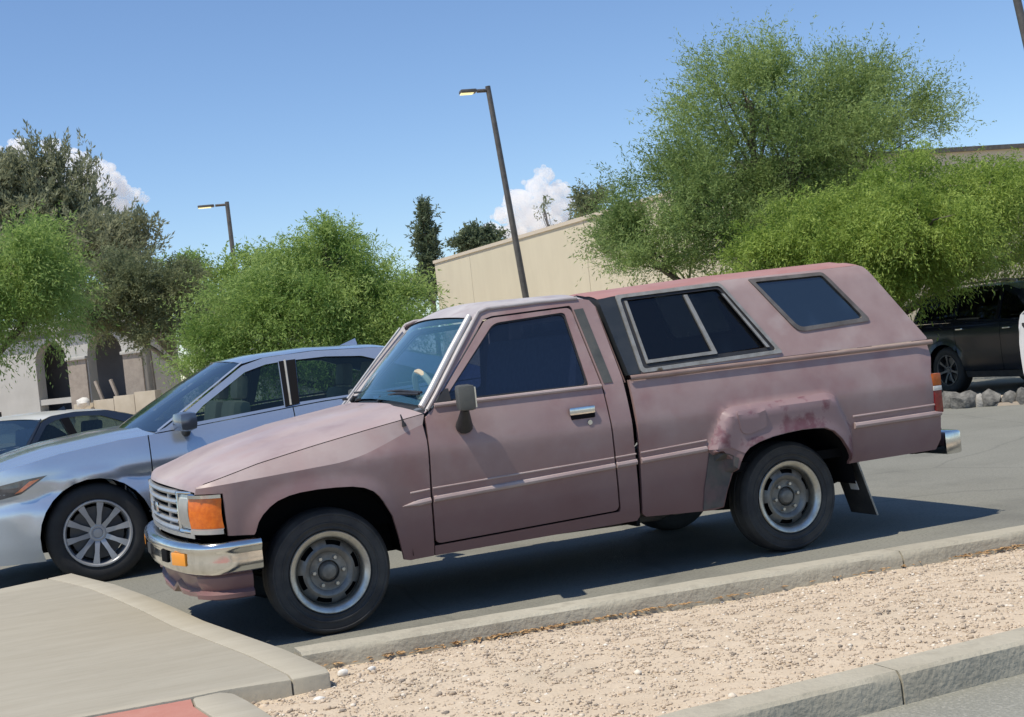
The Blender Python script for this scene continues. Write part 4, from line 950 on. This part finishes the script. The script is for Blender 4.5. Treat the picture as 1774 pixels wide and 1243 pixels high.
MB().prism(slab[::-1], -.10, .1485, bev=.003).build('slab', 'concrete', sw)
MB().prism([(-.790, -2.160), (-.896, -2.172), (-.905, -2.30), (-.87, -2.60), (-.855, -3.5), (-.70, -3.5), (-.695, -2.72), (-.730, -2.37), (-.752, -2.22)][::-1], -.1, .146, bev=.01).build('ramp_kerb', 'concrete', sw)
tag(MB().prism([(-.903, -2.178), (-6, -1.965), (-6, -3.5), (-.862, -3.5), (-.877, -2.60), (-.912, -2.30)], -.1, .143).build('tactile_pad', 'red_pad'), 'salmon red paving pad at the corner of the sidewalk', 'paving pad')

# beige building: long sunlit side wall, shaded front wing
bd = empty('beige_building', 'beige windowless building with a long sunlit wall behind the pickup cab', 'building', (17, 30, 0))
def bpart(name, m, V, F, **k): return mk(name, [(v[0]-17, v[1]-30, v[2]) for v in V], F, m, bd, **k)
ys = [46.7, 42.5, 32.0, 27.5, 23.1]
for a, b in zip(ys[:-1], ys[1:]):
    a -= .015; b += .015
    mb = MB().box((17.2-17, (a+b)/2-30, 2.45), (.4, a-b, 4.9)); mb.build('wall_panel', 'beige_wall', bd, smooth=False)
MB().box((17.24-17, 34.9-30, 2.4), (.3, 23.4, 4.8)).build('joint_backing', 'tan_wall', bd)
MB().box((17.2-17, 34.9-30, 4.95), (.5, 23.7, .12)).build('coping', 'coping', bd)
for xa, xb in ((17.45, 23.0), (23.03, 30.0)):
    MB().box(((xa+xb)/2-17, 23.3-30, 2.6), (xb-xa, .4, 5.2)).build('wall_panel', 'beige_wall', bd, smooth=False)
MB().box((23.8-17, 23.28-30, 5.26), (12.9, .6, .12)).build('parapet', 'post_metal', bd)
MB().box((23.7-17, 35-30, 4.5), (12.4, 22.8, .2)).build('roof_deck', 'white_roof', bd)
MB().box((23.6-17, 46.5-30, 2.4), (12.4, .3, 4.8)).build('back_wall', 'beige_wall', bd)

# arcade building at the left
A0 = Vector((-.2, 45.9, 0)); A1 = Vector((4.35, 41.6, 0)); ud = (A1-A0).normalized(); ang = math.atan2(ud.y, ud.x); Ln = (A1-A0).length
ar = empty('arcade_building', 'pale stucco building with two arched openings behind the parked cars', 'building', A0, ang)
archh = lambda x0, x1, zb, zs: [(x0, zb), (x1, zb)]+[((x0+x1)/2+(x1-x0)/2*math.cos(t), zs+(x1-x0)/2*1.05*math.sin(t)) for t in np.linspace(0, math.pi, 15)]
hA = archh(1.66, 3.05, .62, 2.35); hB = archh(3.95, 5.42, .62, 2.42)
outl = [(-9, -.5), (6.28, -.5), (6.28, 2.55), (5.98, 2.95), (5.85, 3.55), (5.3, 3.75), (1.6, 3.52), (.6, 3.62), (-9, 3.62)]
hW = [(-.95, 1.30), (-.35, 1.30), (-.35, 2.75), (-.95, 2.75)]; hV = [(-.62, .40), (-.10, .40), (-.10, .78), (-.62, .78)]
skin('arcade_wall', outl, lambda x, z: np.zeros_like(x), 'stucco', ar, -1, holes=[hA, hB, hW, hV], sp=.25, thick=.45, smooth=False)
MB().box((-1.4, 1.9, 1.5), (15.2, .2, 5.0)).build('back_wall', 'arch_back', ar)
MB().box((-1.4, 1.0, 3.3), (15.2, 2.0, .2)).build('ceiling', 'arch_back', ar)
MB().box((6.22, 1.1, 1.5), (.12, 1.9, 3.6)).build('end_wall', 'stucco', ar)
MB().box((-1.5, 1.0, .50), (15.2, 2.4, .12)).build('arcade_floor', 'tan_wall', ar)
for a, b in ((3.12, 3.90), (5.48, 6.26)):
    pr_ = MB().box(((a+b)/2, -.03, .9), (b-a, .10, 2.86)).build('pier', 'brown_pier', ar)
    MB().box(((a+b)/2, -.06, 2.38), (b-a+.10, .20, .12), bev=.03).build('capital', 'stucco', pr_)
MB().box((2.35, .10, .96), (1.40, .12, .20)).build('bench_wall', 'stucco', ar)
for x in (4.35, 5.0): MB().box((x, -.02, 1.05), (.10, .10, 1.0), ry=-.34, bev=.01).build('stair_string', 'brown_pier', ar)
MB().box((-.65, .30, 2.0), (.62, .04, 1.5)).build('window_pane', 'dark_opening', ar); MB().box((-.65, .26, 2.0), (.62, .04, .07)).build('window_bar', 'white_roof', ar)
MB().box((-.36, .30, .58), (.56, .04, .42)).build('low_pane', 'dark_opening', ar)
cp = MB()
for i in range(9): MB().box((-1.2+.42*i, -.06, 3.68+.012*math.sin(i*2)), (.40, .62, .10), rx=.1, bev=.03).build('roof_tile', 'white_roof', ar)
for i in range(6): MB().box((3.0+.42*i, -.06, 3.78), (.40, .62, .10), rx=.1, bev=.03).build('roof_tile', 'white_roof', ar)
rwl = empty('retaining_wall', 'low tan retaining wall in front of the arched building', 'wall', (2.2, 41.9, 0), math.atan2(39.0-41.9, 4.5-2.2))
for i in range(4): MB().box((.25+.95*i, 0, .30+.10*i*.4), (.93, .3, 1.0+.06*i), bev=.01).build('wall_block', 'tan_wall', rwl)
rock('rounded_boulder', (2.2, 41.2, .82), (.22, .2, .2), 'white_rock', 'small pale boulder on the end of the tan retaining wall', 77, 'boulder')
tag(MB().tube([(4.5, 40.0, -.3), (4.38, 40.0, 3.2)], .04, 8).build('signpost', 'post_metal'), 'thin dark post standing beside the arched building', 'post')
# white flat-roofed building beyond the trees
wbd = empty('white_building', 'white flat-roofed building between the green tree and the beige wall', 'building', (16.5, 55, 0))
MB().box((-3.8, 0, 2.1), (7.4, 6, 4.2)).build('wall', 'stucco', wbd); MB().box((-3.6, -.6, 4.42), (8.6, 8, .34), bev=.03).build('roof', 'white_roof', wbd); MB().box((-1.2, -3.02, 2.9), (2.6, .08, 1.0)).build('window', 'dark_opening', wbd)
lwl = empty('low_shed', 'low grey shed glimpsed through the middle green tree', 'shed', (6.4, 27.5, 0))
MB().box((0, 0, .9), (2.2, 1.6, 1.8)).build('wall', 'stucco', lwl); MB().box((0, 0, 1.86), (2.5, 1.9, .12)).build('roof', 'white_roof', lwl)

# lamp posts
def lamp_post(label, top, low_, width, arm, lens_mat, z0=0.):
    top, low_ = Vector(top), Vector(low_); d = (top-low_).normalized(); base = low_+d*((z0-low_.z)/d.z)
    r = empty('lamp_post', label, 'lamp post', base, group='parking lot lamp posts')
    rel = lambda p: tuple(Vector(p)-base)
    MB().tube([rel(base), rel(base+d*3), rel(top)], [width*.62, width*.56, width*.45], 12).build('pole', 'post_metal', r)
    MB().prism([(.28*math.cos(a), .28*math.sin(a)) for a in np.linspace(0, 2*math.pi, 13)[:-1]], -.05, .55, bev=.03).build('footing', 'concrete', r)
    a = Vector(arm); t2 = top-d*.10
    MB().tube([rel(t2), rel(t2+a*.45)], .045, 8).build('arm', 'post_metal', r)
    h = MB(); c = Vector(rel(t2+a*.80)); h.box(c, (a.length*.62, .30, .085), rz=math.atan2(a.y, a.x), bev=.03); h = h.build('lamp_head', 'post_metal', r)
    MB().box(c+Vector((a.x*.05, a.y*.05, -.045)), (a.length*.48, .22, .03), rz=math.atan2(a.y, a.x), bev=.008).build('lens', lens_mat, h)
    return r
lamp_post('tall dark lamp post rising behind the pickup cab against the sky', (10.78, 23.34, 7.45), (11.1, 23.15, 2.43), .14, (-.62, .10, 0), 'led_lens')
lamp_post('far lamp post rising out of the green tree, left of the cypress', (8.02, 42.74, 7.46), (8.04, 42.71, 5.36), .17, (-.92, .20, 0), 'led_lens', -.1)
lamp_post('lamp post cut off by the top right corner of the frame', (13.0, 8.48, 6.6), (13.15, 8.37, 5.0), .12, (-.2, .62, 0), 'led_lens')

# low rock border by the SUV
rb_ = empty('rock_border', 'low border of rough grey rocks in front of the navy SUV', 'rock border', (9.3, 5.6, 0))
line = np.array([(8.75, 8.2), (8.98, 7.0), (9.12, 6.2), (9.20, 5.55), (9.46, 5.2), (9.72, 4.85), (9.85, 4.3), (9.9, 3.8)])
cum = np.concatenate([[0], np.cumsum(np.linalg.norm(np.diff(line, axis=0), axis=1))]); q = 0; i = 0
while q < cum[-1]:
    rr_ = np.random.default_rng(500+i); x, y = np.interp(q, cum, line[:, 0]), np.interp(q, cum, line[:, 1]); s_ = rr_.uniform(.08, .15)
    rock('border_rock', (x-9.3+.10+rr_.normal(0, .03), y-5.6+.12+rr_.normal(0, .03), .05), (s_*rr_.uniform(.8, 1.2), s_*rr_.uniform(.8, 1.2), rr_.uniform(.09, .15)), 'rock' if i % 4 else 'pale_rock', None, 50+i, parent=rb_)
    q += s_*1.5; i += 1
struct(MB().prism([(8.85, 8.6), (9.3, 5.6), (9.75, 4.9), (9.95, 3.8), (10.25, 3.8), (10.3, 6.1), (9.7, 8.6)], -.02, .035).build('planter_ground', 'desert'))

# clouds: far cumulus heaps
cm = bpy.data.materials.new('cloud'); cm.use_nodes = True; cn = cm.node_tree; cn.nodes.clear(); MATS['cloud'] = cm
vo = cn.nodes.new('ShaderNodeVolumeScatter'); vo.inputs['Color'].default_value = (1, 1, 1, 1); vo.inputs['Density'].default_value = .22; vo.inputs['Anisotropy'].default_value = .2
cn.links.new(vo.outputs[0], cn.nodes.new('ShaderNodeOutputMaterial').inputs['Volume'])
def cloud(label, c, wdt, hgt, blobs, seed, per=16):
    r = np.random.default_rng(seed); m = MB()
    bm0 = bmesh.new(); bmesh.ops.create_icosphere(bm0, subdivisions=2, radius=1); Bv = np.array([v.co[:] for v in bm0.verts]); Bf = [[v.index for v in f.verts] for f in bm0.faces]; bm0.free()
    for (u, v, s) in blobs:
        for k in range(per):
            big = k < 4; dd = r.normal(size=3); dd /= np.linalg.norm(dd)
            cc = np.array([c[0]+u*wdt, c[1], c[2]+v*hgt])+dd*s*wdt*(.35 if big else .95)*np.array([1, 1, .8]); rad = s*wdt*(r.uniform(.6, .9) if big else r.uniform(.18, .42))
            ph = r.uniform(0, 6, 3); b = Bv*(1+.08*np.sin(Bv[:, :1]*5+ph[0])*np.sin(Bv[:, 1:2]*4+ph[1])); m.add(b*rad*np.array([1, 1, .85])+cc, Bf)
    return tag(m.build('cloud', 'cloud', ang=180), label, 'cloud', 'white cumulus clouds', kind='thing')
cloud('white cumulus cloud rising above the beige wall beside the lamp post', (352, 822, 90), 66, 44, [(-.42, -.34, .09), (-.28, -.12, .12), (-.12, .06, .14), (.06, .24, .13), (.20, .42, .10), (.34, .16, .12), (.40, -.05, .11), (.26, -.12, .16), (.02, -.2, .19), (.40, -.3, .12), (-.18, -.34, .15), (.15, .1, .16), (.2, -.38, .16)], 3)
cloud('white cloud bank behind the dark pine at the left edge', (80, 932, 136), 92, 56, [(-.50, .34, .08), (-.34, .40, .09), (-.12, .40, .08), (.02, .26, .10), (.16, .10, .10), (.22, .0, .12), (.33, -.10, .09), (.42, -.20, .06), (.48, -.26, .035), (.2, -.25, .12), (.05, -.05, .14), (-.2, .1, .16), (.12, -.42, .10), (.32, -.32, .08)], 5)
# ------------------------------------------------------------------ trees
leafmat('leaf_mesquite', (0.185, 0.265, 0.085), (0.37, 0.48, 0.175), trans=0.5)
leafmat('leaf_bright', (0.2, 0.295, 0.05), (0.39, 0.5, 0.12), trans=0.47)
leafmat('leaf_green', (0.22, 0.335, 0.085), (0.42, 0.54, 0.18), trans=0.5)
leafmat('leaf_olive', (0.15, 0.18, 0.09), (0.28, 0.31, 0.165), trans=0.45)
leafmat('leaf_pine', (0.19, 0.22, 0.14), (0.38, 0.4, 0.25), trans=0.45)
leafmat('leaf_cypress', (0.09, 0.13, 0.075), (0.2, 0.245, 0.14), trans=0.35)
mat('bark', (.115, .095, .075), (.19, .165, .135), scale=8, rough=.95, bump=.5, bscale=30, stretch=(1, 1, .3))
mat('bark_grey', (.17, .155, .14), (.27, .25, .23), scale=8, rough=.95, bump=.4, bscale=30)

def leafobj(name, C, D, L, Wd, tint, m, parent):
    n = len(C); D = D/np.linalg.norm(D, axis=1)[:, None]
    r = rng.normal(size=(n, 3)); S = np.cross(D, r); S /= np.linalg.norm(S, axis=1)[:, None]+1e-9
    L = L[:, None]; Wd = Wd[:, None]
    V = np.stack([C, C+D*L*.45+S*Wd*.5, C+D*L, C+D*L*.45-S*Wd*.5], 1).reshape(-1, 3).astype('f')
    F = np.arange(4*n)
    me = bpy.data.meshes.new(name); me.vertices.add(4*n); me.vertices.foreach_set('co', V.ravel()); me.loops.add(4*n); me.loops.foreach_set('vertex_index', F)
    me.polygons.add(n); me.polygons.foreach_set('loop_start', np.arange(0, 4*n, 4)); me.polygons.foreach_set('loop_total', np.full(n, 4)); me.update(calc_edges=True)
    a = me.attributes.new('tint', 'FLOAT', 'POINT'); a.data.foreach_set('value', np.repeat(np.clip(tint, 0, 1), 4).astype('f'))
    me.materials.append(MATS[m]); o = bpy.data.objects.new(name, me); COL.objects.link(o); o.parent = parent
    return o

def tree(name, label, base, blobs, leaf, ntw, per, tl=(.5, 1.0), ll=.085, lw=.030, droop=.35, updir=0., trunk=.16, bark='bark', surf=.55, seed=1, group=None, shell=.0, cat='tree', clump=60):
    """blobs: world-space ellipsoids (cx,cy,cz,rx,ry,rz,weight)"""
    r = np.random.default_rng(seed); base = np.array(base, float)
    root = empty(name, label, cat, tuple(base), group=group)
    Bl = np.array(blobs, float); wgt = Bl[:, 6]/Bl[:, 6].sum()
    ctr = (Bl[:, :3]*wgt[:, None]).sum(0)
    # clump centres inside the ellipsoids, biased to the surface
    nc = clump*len(blobs); bi = r.choice(len(Bl), nc, p=wgt); d = r.normal(size=(nc, 3)); d /= np.linalg.norm(d, axis=1)[:, None]
    rad = r.uniform(shell, 1, nc)**surf; cc = Bl[bi, :3]+d*Bl[bi, 3:6]*rad[:, None]; ctint = np.clip(.45+.30*r.normal(size=nc), 0, 1)
    # twigs
    ti = r.integers(0, nc, ntw); own = bi[ti]
    out = cc[ti]-(Bl[own, :3]-np.array([0, 0, .35])*Bl[own, 5:6]); out /= np.linalg.norm(out, axis=1)[:, None]+1e-6
    cs = .12*(Bl[own, 3:6].mean(1))[:, None]
    st = cc[ti]+r.normal(size=(ntw, 3))*cs*np.array([1, 1, .7]); dr = out+.55*r.normal(size=(ntw, 3))+np.array([0, 0, updir]); dr /= np.linalg.norm(dr, axis=1)[:, None]
    tlen = r.uniform(tl[0], tl[1], ntw)
    t = np.linspace(.05, 1, per)[None, :, None]
    P = st[:, None]+dr[:, None]*tlen[:, None, None]*t+np.array([0, 0, -1])*droop*tlen[:, None, None]*t**2
    P = P+r.normal(size=P.shape)*.02
    tang = dr[:, None]-np.array([0, 0, 2*droop])*t
    LD = tang+.9*r.normal(size=P.shape)
    n = ntw*per; ts = np.repeat(np.clip(ctint[ti]+.10*r.normal(size=ntw), 0, 1), per)+.12*r.normal(size=n)
    leafobj('crown', (P.reshape(-1, 3)-base), LD.reshape(-1, 3), ll*r.uniform(.45, 1.6, n), lw*r.uniform(.6, 1.5, n), ts, leaf, root)
    # wood: trunk forks to each ellipsoid, limbs fan to clumps
    wd = MB(); fork = base+np.array([(ctr[0]-base[0])*.25, (ctr[1]-base[1])*.25, (Bl[:, 2]-Bl[:, 5]).min()*.0+max(.5, (ctr[2]-base[2])*.36)])
    tr_ = MB(); mid = (base+fork)/2+np.array([.06, .04, 0])*r.normal()
    tr_.tube([base-base, mid-base, fork-base], [trunk, trunk*.85, trunk*.72], 10).build('trunk', bark, root)
    for k in range(len(Bl)):
        e = Bl[k, :3]-np.array([0, 0, Bl[k, 5]*.25]); m1 = fork+(e-fork)*.5+r.normal(size=3)*.12
        wd.tube([fork-base, m1-base, e-base], [trunk*.55, trunk*.42, trunk*.30], 8)
        own_ = [i for i in range(nc) if bi[i] == k][:14]
        for i in own_:
            q = cc[i]; s0 = m1+(e-m1)*r.uniform(.2, 1); m2 = (s0+q)/2+np.array([0, 0, .1])+r.normal(size=3)*.1
            wd.tube([s0-base, m2-base, q-base], [trunk*.17, trunk*.11, trunk*.03], 5, caps=False)
    wd.build('limbs', bark, root)
    return root

G1 = 'feathery parking lot trees'
tree('mesquite_tree', 'tall airy grey-green mesquite tree behind the camper shell', (13.5, 16.2, 0),
     [(13.9, 15.8, 4.7, 2.5, 2.2, 1.7, 5), (11.7, 15.7, 3.6, 1.4, 1.5, 1.1, 2.2), (15.9, 15.8, 4.6, 1.5, 1.6, 1.15, 2.2), (10.7, 15.9, 2.75, .95, 1.2, .75, 1.3), (12.6, 15.9, 2.9, 1.4, 1.5, .9, 2), (14.9, 16.0, 3.3, 1.8, 1.6, .9, 2), (13.2, 15.8, 5.7, 1.5, 1.4, .8, 1.4)],
     'leaf_mesquite', 13000, 20, tl=(.40, 1.10), ll=.075, lw=.018, droop=.12, updir=.25, trunk=.17, surf=.50, seed=11, group=G1, clump=26)
tree('palo_verde_tree', 'dense bright yellow-green tree overhanging the navy SUV', (12.9, 12.9, 0),
     [(11.9, 10.2, 2.42, 1.9, 1.7, .85, 4), (10.35, 10.3, 2.15, 1.0, 1.2, .78, 2.6), (13.9, 10.4, 2.62, 1.7, 1.5, .9, 3), (12.4, 10.2, 2.95, 1.7, 1.4, .55, 2.4), (9.6, 10.3, 1.90, .60, .9, .60, 1.3), (15.2, 10.2, 2.3, 1.2, 1.2, .8, 1.4), (11.0, 9.6, 1.75, .9, .9, .32, 1.2), (12.0, 9.4, 2.10, .8, .8, .28, .9), (11.3, 8.7, 2.35, 1.0, .9, .45, 1.6), (12.6, 9.0, 2.65, 1.0, .9, .38, 1.5), (11.3, 9.3, 1.80, .6, .6, .25, .7)],
     'leaf_bright', 12500, 18, tl=(.22, .55), ll=.060, lw=.017, droop=.65, trunk=.15, surf=.45, seed=12, group=G1, clump=34)
tree('mesquite_tree', 'rounded green mesquite tree behind the silver sedan roof', (5.0, 18.6, 0),
     [(5.0, 18.0, 2.75, 1.35, 1.3, .85, 3.2), (3.9, 18.4, 2.15, 1.3, 1.3, .85, 2.8), (5.65, 17.6, 2.20, .85, 1.2, .75, 1.9), (2.9, 18.7, 1.62, .75, .9, .55, 1.2), (5.1, 18.0, 3.35, .75, .75, .30, .9), (4.5, 17.8, 1.6, 1.4, 1.1, .5, 1.6), (6.2, 17.4, 1.9, .35, .7, .40, .5)],
     'leaf_green', 9500, 18, tl=(.45, 1.0), ll=.075, lw=.020, droop=.40, updir=.1, trunk=.13, surf=.55, seed=13, group=G1, clump=22)
tree('mesquite_tree', 'green mesquite tree cut off by the left edge of the frame', (-3.0, 14.4, -.3),
     [(-.75, 14.0, 3.05, .95, 1.1, .55, 3), (-.15, 14.5, 2.85, .45, .8, .35, 1.2), (-1.7, 13.9, 2.9, .9, 1.0, .7, 1.6), (-.75, 14.2, 2.70, .7, .9, .25, 1.0)],
     'leaf_green', 5000, 18, tl=(.40, .85), ll=.070, lw=.018, droop=.40, updir=.1, trunk=.11, surf=.55, seed=14, group=G1, clump=22)
tree('olive_tree', 'grey-green tree with bare grey branches in front of the arched building', (4.3, 26.6, -.2),
     [(2.1, 25.8, 3.55, 1.0, 1.0, .75, 2.4), (3.1, 25.6, 3.30, .85, .9, .7, 2), (1.55, 25.9, 3.0, .6, .8, .5, 1.2), (2.9, 25.6, 2.45, .7, .7, .45, .8)],
     'leaf_olive', 3600, 18, tl=(.25, .6), ll=.080, lw=.022, droop=.25, trunk=.14, bark='bark_grey', surf=.5, seed=15, clump=38)
tree('mesquite_tree', 'distant green treetop at the foot of the far lamp post', (6.6, 37.5, 0),
     [(5.2, 38.2, 4.2, 1.6, 1.4, 1.0, 2), (7.0, 37.6, 4.3, 1.6, 1.4, .9, 2), (8.6, 37.0, 4.1, 1.3, 1.3, .9, 1.5)],
     'leaf_green', 1700, 13, tl=(.4, .9), ll=.13, lw=.05, droop=.4, trunk=.16, surf=.45, seed=16, group=G1, clump=40)
# dark pines far left
def pine(label, base, tufts, seed, ntw=26, tl=(.8, 1.7)):
    r = np.random.default_rng(seed); base = np.array(base, float); root = empty('pine_tree', label, 'tree', tuple(base), group='dark far trees'); P = []; D = []; TT = []
    wd = MB(); top = max(t[2] for t in tufts); cx = np.mean([t[0] for t in tufts]); cy = np.mean([t[1] for t in tufts])
    MB().tube([(0, 0, 0), (cx*.5-base[0]*.5, cy*.5-base[1]*.5, top*.45), (cx-base[0], cy-base[1], top*.9)], [.42, .33, .08], 9).build('trunk', 'bark_grey', root)
    for (x, y, z, s, v) in tufts:
        zz = z*.62; wd.tube([(cx-base[0], cy-base[1], zz), ((x+cx)/2-base[0], (y+cy)/2-base[1], z*.80), (x-base[0], y-base[1], z)], [.13, .09, .03], 5, caps=False)
        for _ in range(int(ntw*s)):
            d = r.normal(size=3)*np.array([.55, .55, .6])+np.array([0, 0, .55*v]); d /= np.linalg.norm(d); st = np.array([x, y, z])+r.normal(size=3)*np.array([.55, .55, .45])*s; L = r.uniform(*tl)*s*.75
            k = 34; t = np.linspace(0, 1, k)[:, None]; q = st+d*L*t+r.normal(size=(k, 3))*(.13*(1-t)+.03); P.append(q); D.append(d*1.2+.7*r.normal(size=(k, 3))+np.array([0, 0, .4])); TT.append(np.full(k, np.clip(.45+.2*r.normal(), 0, 1))+.12*r.normal(size=k))
    P = np.concatenate(P); D = np.concatenate(D); n = len(P)
    leafobj('crown', P-base, D, .32*r.uniform(.6, 1.2, n), .085*r.uniform(.7, 1.3, n), np.concatenate(TT), 'leaf_pine', root); wd.build('limbs', 'bark_grey', root)
def tuftfield(cx, cy, cz, rx, rz, n, seed, v=1.):
    r = np.random.default_rng(seed); out = []
    for _ in range(n):
        a = r.uniform(0, 6.28); q = r.uniform(0, 1)**.5; out.append((cx+rx*q*math.cos(a), cy+r.normal()*1.2, cz+rz*q*math.sin(a), r.uniform(.8, 1.35), v))
    return out
pine('big dark pine with upswept tufts at the left edge', (2.6, 71.5, 0), tuftfield(2.6, 71.5, 10.9, 3.2, 2.3, 46, 21)+[(x, 71.3, z, 1.1, 1.6) for x, z in [(1.2, 12.6), (2.5, 13.0), (3.6, 13.6), (4.4, 13.5), (5.6, 12.7), (6.0, 11.7), (5.4, 10.4), (.2, 12.2)]]+tuftfield(3.5, 70.5, 8.2, 3.0, 1.0, 18, 22), 23)
pine('smaller dark pine leaning out from the big one', (7.4, 70.0, 0), tuftfield(6.9, 70.0, 8.7, 1.6, .8, 14, 24, .7)+[(8.0, 69.6, 9.7, .8, .8), (8.6, 69.5, 9.3, .8, .5)], 25)
# cypress, round tree and scrub beyond the beige wall
cyp = []
tree('cypress_tree', 'slim dark cypress standing left of the beige wall', (27.5, 78.2, 0), [(27.45, 78.1, 5.2+i*.95, .95-.13*i, .9-.12*i, .85, 1.6-.18*i) for i in range(6)], 'leaf_cypress', 900, 16, tl=(.5, 1.0), ll=.24, lw=.09, droop=.1, updir=.8, trunk=.2, surf=.6, seed=31, group='dark far trees', clump=26)
tree('round_tree', 'round dark tree topping the beige wall beside the cypress', (26.8, 67.5, 0), [(26.5, 67.6, 7.0, 1.15, 1.2, 1.05, 2), (27.6, 67.2, 6.9, .9, 1.0, .8, 1.4), (27.0, 67.4, 7.6, .7, .7, .5, .8)], 'leaf_cypress', 1000, 15, tl=(.35, .75), ll=.20, lw=.08, droop=.2, trunk=.2, surf=.5, seed=32, group='dark far trees', clump=34)
tree('scrub_tree', 'thin grey treetop peeping over the beige wall by the cloud', (27.4, 56.5, 0), [(27.6, 56.6, 6.7, .6, .7, .45, 1), (26.6, 56.8, 7.9, .22, .25, .2, .25)], 'leaf_olive', 90, 12, tl=(.4, .8), ll=.16, lw=.06, droop=.2, updir=.4, trunk=.14, bark='bark_grey', surf=.6, seed=33, group='dark far trees', clump=20)
tree('scrub_tree', 'small grey-green treetop between cloud and tall mesquite', (25.2, 48.6, 0), [(25.5, 48.8, 7.1, .65, .8, .6, 1)], 'leaf_olive', 300, 14, tl=(.4, .9), ll=.15, lw=.06, droop=.2, trunk=.14, bark='bark_grey', surf=.55, seed=34, group='dark far trees', clump=30)
